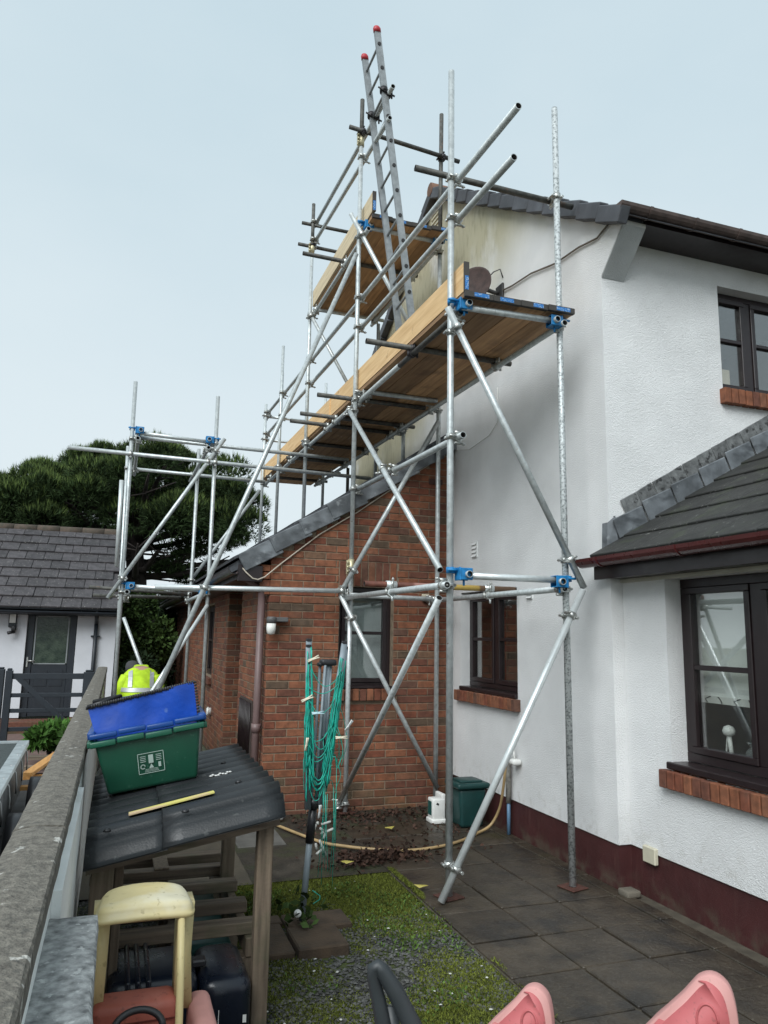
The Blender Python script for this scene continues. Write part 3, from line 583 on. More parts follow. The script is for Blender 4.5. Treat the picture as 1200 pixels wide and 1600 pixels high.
part('vent_cowl', MB().cyl((1.384, 11.5, .53), (1.32, 11.5, .53), .055, 14).cyl((1.345, 11.5, .53), (1.335, 11.5, .53), .068, 14), white_pl, A)
# ================================================================== SCAFFOLDING
inside = plain('tube_inside_shade', (.012, .011, .010), .9)  # near-black colour paints in the shade inside the hollow tubes
MATS = {'g': galv, 'd': tube_d, 'n': galvn, 'm': galvm, 'r': tube_r}
def ring(mb, c, d, r0=.0255, r1=.034, h=.042, n=12):
    d = V(d).normalized(); mb.tube(V(c)-d*h/2, V(c)+d*h/2, r1, n, r1-r0)
def coupler(parent, p, d1, q, d2, m):
    p, q, d1, d2 = V(p), V(q), V(d1).normalized(), V(d2).normalized(); mb = MB()
    ring(mb, p, d1); ring(mb, q, d2); mid = (p+q)/2; ax = (q-p)
    if ax.length < .02: ax = d1.cross(d2)
    ax.normalize(); t = d1.cross(ax); t = t.normalized() if t.length > .1 else d1.orthogonal().normalized(); t2 = d2.cross(ax); t2 = t2.normalized() if t2.length > .1 else t
    mb.cyl(mid-ax*.012, mid+ax*.012, .024, 10)
    for c, tt in ((p, t), (q, t2)):
        for s in (1, -1):
            k = c+tt*s*.04
            mb.cyl(k-ax*.028, k+ax*.028, .011, 6); 
        k = c+tt*.047; mb.cyl(k-ax*.02, k+ax*.06, .006, 6); mb.cyl(k+ax*.035, k+ax*.05, .012, 6)
    return part('coupler', mb, m, parent)
def closest(a0, a1, b0, b1):
    a0, a1, b0, b1 = V(a0), V(a1), V(b0), V(b1); u, v, w = a1-a0, b1-b0, a0-b0
    A_, B_, C_, D_, E_ = u.dot(u), u.dot(v), v.dot(v), u.dot(w), v.dot(w); den = A_*C_-B_*B_
    if den < 1e-4*A_*C_: return None
    s = (B_*E_-C_*D_)/den; t = (A_*E_-B_*D_)/den
    if not (-.0 <= s <= 1 and -.0 <= t <= 1): return None
    return a0+u*s, b0+v*t
def scaffold(parent, tubes, thr=.125, skip=()):
    objs = []
    for nm, m, p, q in tubes:
        objs.append(part(nm, MB().tube(p, q), [MATS[m], inside], parent))
    done = []
    for i in range(len(tubes)):
        for j in range(i+1, len(tubes)):
            if 'no' in (tubes[i][1], ): continue
            r = closest(tubes[i][2], tubes[i][3], tubes[j][2], tubes[j][3])
            if not r: continue
            p, q = r
            if (p-q).length > thr: continue
            d1, d2 = V(tubes[i][3])-V(tubes[i][2]), V(tubes[j][3])-V(tubes[j][2])
            mid = (p+q)/2
            if any((mid-x).length < .06 for x in done): continue
            done.append(mid); coupler(parent, p, d1, q, d2, coup_k if (tubes[i][1] == 'd' and tubes[j][1] == 'd') else coup)
def bracket(parent, x, y, z, sx, tubehole=True):
    "blue plate bracket that carries the end of a board transom; sx=+1 opens to +X"
    mb = MB()
    mb.cbox((x, y-.045, z-.05), (x+sx*.010, y+.045, z+.04), .003) if sx > 0 else mb.cbox((x-.010, y-.045, z-.05), (x, y+.045, z+.04), .003)
    a, b = sorted((x+sx*.010, x+sx*.10))
    mb.cbox((a, y-.042, z-.047), (b, y-.035, z+.036), .003); mb.cbox((a, y+.035, z-.047), (b, y+.042, z+.036), .003)
    mb.cbox((a, y-.034, z+.028), (b, y+.034, z+.036), .003); mb.cbox((a, y-.034, z-.047), (b-.04*(sx > 0), y+.034, z-.039), .003)
    ring(mb, (x-sx*.035, y+.03, z+.02), (0, 0, 1)); mb.cyl((x-sx*.08, y-.01, z+.02), (x, y-.01, z+.02), .009, 6)
    mb.cyl((x+sx*.05, y, z-.04), (x+sx*.05, y, z-.085), .008, 6)
    o = part('bracket', mb, bluep, parent); part('tube_end', MB().tube((x+sx*.062, y-.072, z-.008), (x+sx*.062, y-.03, z-.008), .0242), [galv, inside], o); return o
def sleeve(parent, x, y, z, m=coup_y):
    mb = MB(); ring(mb, (x, y, z), (0, 0, 1), .0246, .032, .16, 12); mb.cbox((x-.05, y-.012, z-.07), (x-.03, y+.012, z+.07), .003)
    for k in (-.045, 0, .045): mb.cyl((x-.055, y-.03, z+k), (x-.03, y-.03, z+k), .01, 6)
    return part('sleeve_coupler', mb, m, parent)
def dk(y): return .02*(y-4.7)     # the long deck runs a touch uphill
S = thing('scaffolding', (2.6, 7, 0), 'galvanised tube scaffolding with two boarded platforms against the white gable and over the annexe roof', 'scaffolding')
T = [
 # standards
 ('standard', 'g', (2.168, 4.77, .012), (2.162, 4.77, 6.06)), ('standard', 'm', (3.063, 4.70, .012), (3.047, 4.70, 5.93)),
 ('standard', 'g', (2.178, 7.19, 0), (2.176, 7.19, 2.35)), ('standard', 'g', (2.176, 7.19, 2.352), (2.17, 7.19, 7.10)), ('standard', 'd', (2.17, 7.19, 7.102), (2.17, 7.19, 7.60)),
 ('standard', 'g', (3.115, 7.19, 0), (3.13, 7.20, 5.92)), ('standard', 'd', (3.13, 7.20, 5.93), (3.14, 7.20, 7.69)),
 ('standard', 'g', (2.17, 9.36, 3.13), (2.17, 9.42, 6.95)), ('standard', 'd', (2.17, 9.42, 6.952), (2.17, 9.42, 7.62)),
 ('standard', 'g', (2.17, 11.19, 3.13), (2.17, 11.19, 6.19)), ('standard', 'g', (2.17, 12.56, 3.15), (2.17, 12.53, 5.62)), ('standard', 'd', (2.20, 11.33, 4.9), (2.20, 11.33, 5.80)),
 ('standard', 'g', (3.10, 9.24, 3.74), (3.10, 9.24, 5.92)), ('standard', 'd', (3.06, 10.40, 3.71), (3.06, 10.40, 4.12)), ('standard', 'g', (3.06, 11.85, 3.71), (3.06, 11.85, 5.9)), ('standard', 'g', (3.10, 8.2, 3.74), (3.10, 8.2, 4.2)),
 # ledgers of the lower deck
 ('ledger', 'd', (2.225, 4.72, 4.05), (2.225, 6.0, 4.05+dk(6))), ('ledger', 'g', (2.225, 6.0, 4.05+dk(6)), (2.225, 12.9, 4.05+dk(12.9))), ('ledger', 'g', (3.035, 4.60, 4.045), (3.035, 12.3, 4.05+dk(12.3))),
 # transoms of the lower deck, dark old tube
 ('transom', 'd', (1.80, 5.68, 4.10+dk(5.7)), (3.18, 5.70, 4.10+dk(5.7))), ('transom', 'd', (1.80, 7.32, 4.10+dk(7.3)), (3.02, 7.32, 4.10+dk(7.3))), ('transom', 'd', (1.80, 8.10, 4.10+dk(8.1)), (3.21, 8.12, 4.10+dk(8.1))), ('transom', 'd', (1.76, 8.46, 4.10+dk(8.4)), (3.19, 8.50, 4.10+dk(8.4))),
 ('transom', 'd', (2.15, 9.5, 4.10+dk(9.5)), (3.2, 9.5, 4.10+dk(9.5))), ('transom', 'd', (2.15, 10.5, 4.10+dk(10.5)), (3.2, 10.5, 4.10+dk(10.5))), ('transom', 'd', (2.15, 11.3, 4.10+dk(11.3)), (3.2, 11.3, 4.10+dk(11.3))), ('transom', 'd', (2.15, 12.1, 4.10+dk(12.1)), (3.2, 12.1, 4.10+dk(12.1))),
 ('transom', 'g', (2.26, 7.02, 4.10+dk(7)), (3.03, 7.02, 4.10+dk(7))), 
 # board transoms on blue brackets
 ('transom', 'g', (2.22, 4.70, 4.075), (3.0, 4.66, 4.075)), ('transom', 'n', (2.22, 4.70, 2.10), (3.0, 4.66, 2.095)), ('transom', 'g', (2.23, 7.12, 6.03), (3.08, 7.12, 6.03)),
 # first lift
 ('ledger', 'g', (2.115, 4.70, 2.03), (2.115, 7.28, 2.045)), ('ledger', 'g', (3.005, 4.63, 2.035), (3.06, 7.33, 2.045)), ('transom', 'r', (1.88, 5.83, 2.095), (3.29, 5.87, 2.10)),
 ('ledger', 'n', (.295, 7.105, 2.077), (2.10, 7.105, 2.105)), ('ledger', 'g', (2.04, 7.13, 2.07), (3.18, 7.13, 2.055)),
 ('ledger', 'g', (2.225, 4.68, 3.10), (2.225, 7.26, 3.155)),
 # braces
 ('brace', 'g', (2.088, 4.655, 4.03), (3.165, 4.63, 2.045)), ('brace', 'n', (3.156, 4.63, 2.03), (2.063, 4.66, .014)),
 ('brace', 'g', (2.115, 7.20, 3.985), (2.105, 4.80, 2.14)), ('brace', 'g', (2.10, 4.80, 1.945), (2.11, 7.27, .02)),
 ('brace', 'g', (3.085, 7.11, 3.95), (2.05, 7.11, 2.085)), ('brace', 'g', (2.055, 7.12, 2.06), (3.105, 7.12, .20)),
 ('brace', 'g', (2.045, 7.105, 6.14), (3.10, 7.13, 4.42)), ('brace', 'g', (2.141, 9.33, 5.97), (3.05, 9.27, 4.43)), ('brace', 'g', (3.12, 7.26, 3.95), (3.06, 8.3, 3.2)),
 ('raker', 'g', (2.11, 7.07, 5.67), (-.05, 7.05, .05)),
 # guard rails
 ('guard_rail', 'g', (2.222, 3.843, 5.10), (2.222, 9.0, 5.32)), ('guard_rail', 'g', (2.222, 9.0, 5.32), (2.222, 12.95, 5.50)), ('guard_rail', 'g', (2.222, 3.908, 4.775), (2.222, 9.1, 4.985)), ('guard_rail', 'g', (2.222, 9.1, 4.985), (2.222, 12.85, 5.11)),
 ('guard_rail', 'd', (1.887, 4.825, 5.196), (3.237, 4.765, 5.138)), ('guard_rail', 'd', (2.013, 7.14, 7.19), (3.344, 7.15, 7.101)),
 ('guard_rail', 'g', (2.222, 6.312, 7.12), (2.222, 9.55, 7.36)), ('guard_rail', 'g', (2.222, 6.391, 6.825), (2.222, 9.55, 7.10)),
 ('guard_rail', 'd', (2.025, 9.47, 7.334), (3.0, 9.47, 7.331)), ('guard_rail', 'd', (1.983, 9.47, 7.008), (3.0, 9.47, 6.99)),
 ('guard_rail', 'g', (2.15, 12.6, 5.42), (3.1, 12.6, 5.42)), ('guard_rail', 'g', (2.15, 12.6, 5.0), (3.1, 12.6, 5.0)),
 # upper deck
 ('ledger', 'g', (2.225, 7.02, 5.96), (2.225, 9.50, 5.98)), ('ledger', 'g', (3.07, 7.0, 5.96), (3.07, 9.45, 5.98)), ('transom', 'd', (1.713, 7.90, 6.02), (3.15, 7.93, 6.02)), ('transom', 'g', (2.2, 9.32, 6.02), (3.2, 9.32, 6.02)),
]
scaffold(S, T)
bracket(S, 2.195, 4.71, 4.10, 1); bracket(S, 3.03, 4.66, 4.07, -1); bracket(S, 2.195, 4.71, 2.115, 1); bracket(S, 3.03, 4.66, 2.09, -1)
bracket(S, 2.205, 7.12, 6.06, 1); bracket(S, 3.10, 7.12, 6.05, -1)
o = bracket(S, 2.205, 7.06, 4.13, 1); o.data.materials[0] = coup
sleeve(S, 2.176, 7.19, 2.35); sleeve(S, 2.17, 7.19, 7.10); sleeve(S, 2.17, 9.42, 6.95)
for p, q in (((2.115, 5.83), (2.03, 2.095)), ((3.035, 5.87), (2.04, 2.10))):   # bright half-clips round the rusty transom
    mb = MB(); ring(mb, (p[0], p[1], q[1]), (1, 0, 0), .0255, .033, .09, 12); ring(mb, (p[0], p[1], q[0]-.002), (0, 1, 0), .0255, .033, .05, 12); mb.cyl((p[0], p[1]-.03, q[0]-.03), (p[0], p[1]-.03, q[0]-.07), .009, 6); part('coupler', mb, galvn, S)
for x, y in ((2.168, 4.77), (3.063, 4.70), (2.178, 7.19)):
    part('base_plate', MB().cbox((x-.075, y-.075, .002), (x+.075, y+.075, .010), .002, Matrix.Translation((x, y, 0))@Matrix.Rotation(.25, 4, 'Z')@Matrix.Translation((-x, -y, 0))).cyl((x, y, .008), (x, y, .06), .019, 10), plate_m, S)
# boards
band_b = plain('blue_board_band', (.02, .16, .45), .6); layer(band_b, (.4, .5, .6), 90, .55, .6, .7); band_k = plain('board_end_iron', (.05, .045, .04), .7)
BW = .221
def board(x0, y0, y1, z, m=deck_w, th=.038, slope=.02, iron=True, tilt=0, wd=BW):
    dz = slope*(y1-y0); o = part('scaffold_board', MB().add([(x0,y0,z),(x0+wd,y0,z+tilt),(x0+wd,y1,z+dz+tilt),(x0,y1,z+dz),(x0,y0,z+th),(x0+wd,y0,z+th+tilt),(x0+wd,y1,z+dz+th+tilt),(x0,y1,z+dz+th)], [(0,3,2,1),(4,5,6,7),(0,1,5,4),(1,2,6,5),(2,3,7,6),(3,0,4,7)]), m, S)
    if iron:
        part('end_band', MB().box((x0-.002, y0-.002, z-.002), (x0+wd+.002, y0+.03, z+th+.003)), band_k, o)
        w = wd*random.uniform(.38, .55); a = x0+random.uniform(.01, wd-w-.01)
        part('blue_band', MB().box((a, y0-.0045, z+.004), (a+w, y0-.002, z+th-.004)), band_b, o)
    return o
for i in range(4):
    x = 2.21+.228*i; r = random.uniform(-.02, .02)
    board(x, 4.60+r, 8.35+r, 4.124); board(x, 8.36+r, 10.9+r, 4.124+dk(8.36), iron=False); board(x, 10.75+r, 12.95+r, 4.165+dk(10.75), iron=False)
for i in range(4):
    x = 2.235+.226*i; board(x, 6.93+random.uniform(-.02, .02), 9.45+random.uniform(-.02, .03), 6.046, slope=.006)
def toe(x, y0, y1, z, h, m, slope=.02, band=True):
    t = .036; dz = slope*(y1-y0)
    o = part('toe_board', MB().add([(x,y0,z),(x+t,y0,z),(x+t,y1,z+dz),(x,y1,z+dz),(x,y0,z+h),(x+t,y0,z+h),(x+t,y1,z+dz+h),(x,y1,z+dz+h)], [(0,3,2,1),(4,5,6,7),(0,1,5,4),(1,2,6,5),(2,3,7,6),(3,0,4,7)]), m, S)
    if band:
        part('end_band', MB().box((x-.002, y0-.002, z-.002), (x+t+.002, y0+.012, z+h+.002)), band_k, o); part('blue_band', MB().box((x+.004, y0-.0045, z+.01), (x+t-.004, y0-.002, z+h*.52)), band_b, o)
toe(2.205, 4.62, 8.55, 4.166, .225, toe_w); toe(2.19, 8.3, 10.6, 4.15+dk(8.3), .225, toe_w, band=False); toe(2.205, 10.5, 12.95, 4.166+dk(10.5), .225, toe_w, band=False)
toe(2.225, 6.90, 7.55, 6.10, .225, toe_old, .006); toe(2.205, 7.3, 9.42, 6.086, .225, toe_old, .006, band=False)
# ---- side tower by the garden wall
TW = thing('scaffold_tower', (.5, 9.9, 0), 'narrow unboarded scaffold tower standing beside the garden wall, blue brackets at two levels', 'scaffolding')
T2 = [
 ('standard', 'g', (.028, 9.2, 0), (-.003, 9.2, 4.66)), ('standard', 'g', (1.01, 9.2, 0), (.985, 9.2, 4.60)), ('standard', 'g', (.965, 11.1, 0), (.955, 11.1, 4.36)), ('standard', 'g', (.045, 11.1, 0), (-.04, 11.1, 4.30)),
 ('transom', 'g', (.05, 9.2, 4.03), (.95, 9.2, 4.00)), ('transom', 'n', (.05, 9.2, 2.19), (.95, 9.2, 2.17)),
 ('ledger', 'g', (.06, 9.30, 4.00), (2.74, 9.30, 3.975)), ('ledger', 'g', (-.69, 9.145, 3.76), (3.0, 9.145, 3.715)), ('ledger', 'g', (.085, 11.05, 3.965), (1.95, 11.05, 3.94)),
 ('bearer', 'g', (.90, 9.14, 3.92), (.90, 11.68, 3.98)), ('bearer', 'g', (.07, 9.14, 3.95), (.075, 11.6, 3.99)), ('bearer', 'g', (.93, 9.12, 2.12), (.93, 11.3, 2.12)), ('bearer', 'g', (.075, 9.12, 2.12), (.075, 11.3, 2.12)),
 ('ledger', 'd', (-.408, 11.05, 2.263), (.948, 11.05, 2.205)), ('ledger', 'd', (-.353, 11.16, 2.155), (.834, 11.16, 2.16)),
 ('brace', 'g', (1.09, 9.15, 4.05), (-.13, 9.15, 2.04)), ('brace', 'g', (1.903, 11.2, 3.833), (.95, 11.17, 2.407)), ('brace', 'n', (.995, 9.13, 2.0), (-.10, 9.12, .08)), ('brace', 'g', (.071, 11.03, 1.86), (.82, 11.03, .1)),
 ('spare_tube', 'n', (-.076, 9.13, 3.42), (-.059, 9.13, 2.40)),
]
scaffold(TW, T2)
bracket(TW, .035, 9.19, 4.06, 1); bracket(TW, .965, 9.19, 4.03, -1); bracket(TW, .055, 9.19, 2.20, 1); bracket(TW, .985, 9.19, 2.18, -1)
# ---- ladder
alu = mat('aluminium', (.30, .315, .32), .45, metal=.6, var=.15, scale=20, coord='World'); redcap = plain('red_cap', (.42, .02, .03), .5); grip = plain('rubber_plug', (.02, .02, .022), .7)
LD = thing('ladder', (2.62, 6.65, 4.17), 'aluminium pole ladder with red end caps rising above the upper platform', 'ladder')
st = []
for (x0, x1, y) in ((2.081, 2.513, 6.85), (2.083, 2.491, 6.45)):
    z0, z1 = 7.83, 4.886; k = (x1-x0)/(z1-z0); zb = 4.18; p, q = V((x0, y, z0)), V((x0+k*(zb-z0), y, zb)); st.append((p, q)); d = (q-p).normalized(); n_ = V((0, 1, 0)); b_2 = d.cross(n_)
    mb = MB(); hx, hy = .032, .017
    mb.add([p+b_2*sx*hx+n_*sy*hy for sx, sy in ((-1,-1),(1,-1),(1,1),(-1,1))]+[q+b_2*sx*hx+n_*sy*hy for sx, sy in ((-1,-1),(1,-1),(1,1),(-1,1))], [(0,1,2,3),(7,6,5,4),(0,4,5,1),(1,5,6,2),(2,6,7,3),(3,7,4,0)]); s = part('stile', mb, alu, LD)
    part('end_cap', MB().loft([[p+b_2*math.cos(t)*rx+n_*math.sin(t)*ry-d*h for t in [2*math.pi*i/12 for i in range(12)]] for rx, ry, h in ((.042, .03, -.025), (.042, .03, .015), (.03, .02, .04), (.008, .006, .05))]), redcap, s)
for i in range(14):
    t = .045+.0725*i
    if t > .99: break
    a = st[0][0].lerp(st[0][1], t); b = st[1][0].lerp(st[1][1], t)
    part('rung', MB().cyl(a, b, .0135, 8), alu, LD); part('rung_plug', MB().cyl(b+V((0, -.0165, 0)), b+V((0, -.025, 0)), .019, 10), grip, LD)
for k, (p, q) in enumerate(st):
    z = 7.14+.02*k; x = 2.20; y = p.y; mb = MB(); ring(mb, (2.222, y, 7.12+.074*(y-6.31)), (0, 1, 0), .026, .036, .06); ring(mb, (2.17, y, 7.16), (0, .1, 1), .03, .042, .05); mb.cyl((2.10, y-.03, 7.16), (2.28, y-.03, 7.10), .01, 6); mb.cyl((2.24, y-.05, 7.2), (2.24, y-.05, 7.05), .009, 6); part('ladder_clamp', mb, coup_k, LD)
# ================================================================== GARDEN WALL
GW = thing('garden_wall', (-.17, 6, 0), 'low white garden wall with weathered grey concrete coping running away on the left', 'wall')
part('wall', MB().box((-.225, 1.2, -.09), (-.109, 13.0, 1.03)), wallw, GW)
part('wall_batten', MB().box((-.1085, 2.2, -.05), (-.085, 3.55, 1.02)), wallw, GW)
cy = [1.3, 2.55, 3.76, 4.98, 6.2, 7.4, 8.6, 9.8, 11.0, 12.1, 13.05]
rc = random.Random(5)
for a, b in zip(cy[:-1], cy[1:]):
    mb = MB(); ny = 14; prof_c = [(-.112, 1.031), (-.104, 1.034), (-.1035, 1.062), (-.104, 1.089), (-.110, 1.096), (-.145, 1.100), (-.178, 1.103), (-.21, 1.100), (-.243, 1.092), (-.249, 1.084), (-.249, 1.031)]
    rings = []
    for i in range(ny+1):
        y = a+.004+(b-a-.008)*i/ny
        e = rc.uniform(-.0012, .0012); rings.append([V((x+rc.uniform(-.0012, .0012), y, z+rc.uniform(-.0012, .0012)+e)) for x, z in prof_c])
    mb.loft(rings); mb.sm = [False]*len(mb.sm); part('coping_stone', mb, concrete, GW)
mb = MB(); rings = []
for z, d in ((.90, 0), (.955, 0), (.965, -.006)):
    ring_ = []
    for i in range(36):
        t = i/36*4; s = int(t); k = t-s; X0, X1, Y0, Y1 = -.14-d, .008+d, 1.45-d, 2.17+d
        p = [(X0+(X1-X0)*k, Y0), (X1, Y0+(Y1-Y0)*k), (X1-(X1-X0)*k, Y1), (X0, Y1-(Y1-Y0)*k)][s]
        ring_.append(V((p[0]+rc.uniform(-.003, .003), p[1]+rc.uniform(-.004, .004), z+rc.uniform(-.002, .002))))
    rings.append(ring_)
pr = thing('wall_pier', (-.07, 1.8, 0), 'speckled grey stone capped pier at the near end of the garden wall', 'pier')
part('cap', mb.loft(rings), speck, pr); part('shaft', MB().box((-.114, 1.5, -.09), (-.01, 2.13, .90)), wallw, pr)
# ================================================================== LOG STORE
LS = thing('log_store', (.33, 4.1, 0), 'weathered timber lean-to rack with black corrugated roof beside the garden wall', 'shelter')
corr = mat('black_corrugated', (.012, .0135, .015), .45, var=.25, scale=5, bump=.15, bscale=120, coord='World'); layer(corr, (.06, .063, .06), 30, .66, .72, .6)
sr2 = .19; rz2 = lambda x: .828+sr2*(x+.06)
def sheet_corr(x0, x1, lift):
    mb = MB(); ys = [3.34+1.43*i/120 for i in range(121)]; rows = []
    for y in ys:
        k = (y-3.34)/1.43; h = .027*(abs(math.sin(math.pi*(y-3.46)/.135))**.8) if y > 3.46 else .02*math.cos((y-3.40)/.06*1.57)-.02 if y > 3.40 else -.02-.065*((3.40-y)/.06)**1.5
        rows.append([V((x0+(x1-x0)*j/6, y, rz2(x0+(x1-x0)*j/6)+h+lift)) for j in range(7)])
    vs = [p for r in rows for p in r]+[p-V((0, 0, .005)) for r in rows for p in r]; n = 7; m_ = len(rows); o_ = n*m_
    fs = [(i*n+j, i*n+j+1, (i+1)*n+j+1, (i+1)*n+j) for i in range(m_-1) for j in range(n-1)]; fs += [tuple(o_+q for q in f[::-1]) for f in fs]
    fs += [(i*n+n-1, (i+1)*n+n-1, o_+(i+1)*n+n-1, o_+i*n+n-1)[::-1] for i in range(m_-1)]+[(i*n, (i+1)*n, o_+(i+1)*n, o_+i*n) for i in range(m_-1)]+[(j, o_+j, o_+j+1, j+1)[::-1] for j in range(n-1)]
    return mb.add(vs, fs, True)
part('roof_sheet', sheet_corr(-.06, .26, 0), corr, LS); part('roof_sheet', sheet_corr(.24, .745, .006), corr, LS)
for x, y in ((.02, 3.44), (.33, 3.44), (.60, 3.75), (.60, 4.3), (.02, 4.1)):
    part('roof_nail', MB().lathe([(.016, 0), (.014, .008), (.004, .013)], (x, y, rz2(x)+.018)), black_pl, LS)
GWD = grey_w
for x0, x1, y0, y1, z1 in ((.652, .722, 3.46, 3.52, .93), (-.03, .06, 3.46, 3.53, .80), (.67, .745, 4.66, 4.72, .95), (-.03, .04, 4.66, 4.72, .80), (.062, .10, 3.53, 3.58, .82)):
    part('post', MB().cbox((x0, y0, -.06), (x1, y1, z1), .004), GWD, LS)
part('roof_beam', MB().add([(-.05, 3.425, .70), (.74, 3.425, .845), (.74, 3.46, .845), (-.05, 3.46, .70), (-.05, 3.425, .81), (.74, 3.425, .955), (.74, 3.46, .955), (-.05, 3.46, .81)], [(0,3,2,1),(4,5,6,7),(0,1,5,4),(1,2,6,5),(2,3,7,6),(3,0,4,7)]), grey_wx, LS)
part('roof_beam', MB().add([(-.05, 4.62, .70), (.74, 4.62, .85), (.74, 4.655, .85), (-.05, 4.655, .70), (-.05, 4.62, .77), (.74, 4.62, .92), (.74, 4.655, .92), (-.05, 4.655, .77)], [(0,3,2,1),(4,5,6,7),(0,1,5,4),(1,2,6,5),(2,3,7,6),(3,0,4,7)]), grey_wx, LS)
PAL = thing('pallet', (.35, 4.4, .2), 'grey slatted timber pallet lying level under the black corrugated roof', 'pallet')
for x in (.02, .36, .70): part('bearer', MB().cbox((x-.022, 3.80, .17), (x+.022, 5.12, .255), .004), GWD, PAL)
for x in (.02, .36, .70):
    for y in (3.86, 4.45, 5.05): part('block', MB().cbox((x-.04, y-.05, -.03), (x+.04, y+.05, .169), .004), GWD, PAL)
for y in (3.88, 4.17, 4.50, 4.80, 5.06): part('slat', MB().cbox((-.04+random.uniform(-.01, .01), y-.042, .256), (.735, y+.042, .312), .004), grey_wx, PAL)
part('centre_plate', MB().cbox((.30, 4.76, .313), (.385, 5.08, .325), .003), grey_w, PAL)
solo('yellow_strip', MB().add([(.105, 3.585, rz2(.105)+.026), (.47, 3.60, rz2(.47)+.030), (.468, 3.635, rz2(.47)+.030), (.105, 3.63, rz2(.105)+.026), (.105, 3.585, rz2(.105)+.032), (.47, 3.60, rz2(.47)+.036), (.468, 3.635, rz2(.47)+.036), (.105, 3.63, rz2(.105)+.032)], [(0,3,2,1),(4,5,6,7),(0,1,5,4),(1,2,6,5),(2,3,7,6),(3,0,4,7)]), layer(plain('yellow_strip', (.62, .56, .16), .6), (.6, .42, .3), 5, .5, .6, .8), (.28, 3.6, .86), 'faded yellow plastic strip lying along the black corrugated roof', 'strip')
mb = MB()
for i in range(9): mb.lathe([(.004, 0), (.012, .004), (.003, .008)], (.50+.012*i, 4.0+.02*math.sin(i*1.9), rz2(.5)+.024+.002*i), 7)
solo('foil_wrapper', mb, plain('foil', (.6, .6, .58), .3, .3), (.55, 4.0, .87), 'crumpled silver wrapper on the corrugated roof right of the green box', 'litter')
navy = plain('navy_bin_plastic', (.006, .009, .017), .3)
bn = thing('wheelie_bin', (.37, 3.6, 0), 'dark navy wheelie bin lying on its side under the timber rack', 'bin')
part('bin_body', MB().rbox((.06, 3.38, -.02), (.42, 3.76, .29), .05, 4), navy, bn); part('lid', MB().rbox((.425, 3.36, -.02), (.64, 3.78, .27), .06, 4), navy, bn)
mb = MB()
for x in (.13, .17, .21): mb.rbox((x, 3.37, -.01), (x+.02, 3.77, .30), .008, 2)
part('rib', mb, navy, bn); part('hinge', MB().cbox((.40, 3.5, .272), (.46, 3.56, .30), .006), black_pl, bn)
part('label_print', MB().add([(.50, 3.357, .05), (.503, 3.357, .05), (.503, 3.357, .16), (.50, 3.357, .16), (.60, 3.357, .10), (.615, 3.357, .10), (.615, 3.357, .13), (.60, 3.357, .13)], [(0,1,2,3),(4,5,6,7)]), white_pl, bn)
teal = plain('dark_teal_plastic', (.012, .075, .065), .45)
solo('storage_crate', MB().rbox((.40, 4.05, -.02), (.66, 4.9, .15), .03, 3), teal, (.53, 4.5, 0), 'dark teal crate lying beneath the pallet slats', 'crate')
# ---- recycling box on the roof
ang2 = math.atan(.165)
GM = Matrix.Translation((.232, 4.19, .918))@Matrix.Rotation(-ang2, 4, 'Y')@Matrix.Rotation(math.radians(-2), 4, 'Z')@Matrix.Scale(.955, 4)
green = mat('green_box_plastic', (.005, .058, .032), .42, var=.12, scale=6); layer(green, (.05, .13, .09), 40, .62, .7, .35)
RB = thing('recycling_box', (.225, 4.19, .92), 'dark green kerbside recycling box with white printed emblem on the corrugated roof', 'box')
part('box_body', MB().rbox((-.265, -.19, 0), (.265, .19, .27), .02, 3, GM, (.84, .86)), green, RB)
lip = MB()
for k, (x0, x1) in enumerate(((-.285, -.16), (-.155, -.02), (-.015, .12), (.125, .285))): lip.rbox((x0, -.215, .252+.006*(k % 2)), (x1, -.185, .282+.006*(k % 2)), .006, 2, GM)
lip.rbox((-.30, -.19, .252), (-.262, .20, .285), .006, 2, GM); lip.rbox((.262, -.19, .252), (.30, .20, .285), .006, 2, GM); lip.rbox((-.285, .185, .252), (.285, .212, .285), .006, 2, GM)
part('rim', lip, plain('green_rim', (.010, .085, .05), .4), RB)
pm = MB(); dz_ = -.187
def pq(x0, z0, x1, z1):
    f = lambda x, z: GM@V((x, -.1672-(.022)*(z/.235)-.0025, z)); pm.add([f(x0, z0), f(x1, z0), f(x1, z1), f(x0, z1)], [(0,1,2,3)])
e0, e1, g0, g1 = -.065, .065, .075, .18
for a in ((e0, g0, e1, g0+.003), (e0, g1-.003, e1, g1), (e0, g0, e0+.003, g1), (e1-.003, g0, e1, g1)): pq(*a)
for k in range(4): pq(e0+.012, .135+.009*k, e0+.040, .138+.009*k); pq(e1-.040, .135+.009*k, e1-.012, .138+.009*k)
for k in range(3): pq(-.035+.002*k, .083+.006*k, .035-.002*k, .085+.006*k)
pq(-.012, .125, .012, .168); pq(.035, .10, .048, .125)
cxx, czz = -.042, .112
for k in range(10):
    t0, t1 = 2*math.pi*k/11, 2*math.pi*(k+.8)/11; f = lambda r, t: GM@V((cxx+r*math.cos(t), -.1672-.022*((czz+r*math.sin(t))/.235)-.0025, czz+r*math.sin(t))); pm.add([f(.008, t0), f(.013, t0), f(.013, t1), f(.008, t1)], [(0,1,2,3)])
f = lambda x, z: GM@V((x, -.1672-.022*(z/.235)-.0025, z)); pm.add([f(-.012, .10), f(.012, .10), f(0, .122)], [(0,1,2)])
part('emblem_print', pm, plain('emblem_white', (.34, .42, .38), .6), RB)
blue_b = mat('blue_box_plastic', (.004, .048, .21), .4, var=.1)
BM_ = GM@Matrix.Translation((.0, .005, .058))
BB = thing('nested_box', (.225, 4.19, 1.13), 'blue kerbside box nested inside the green one, only its rim showing', 'box')
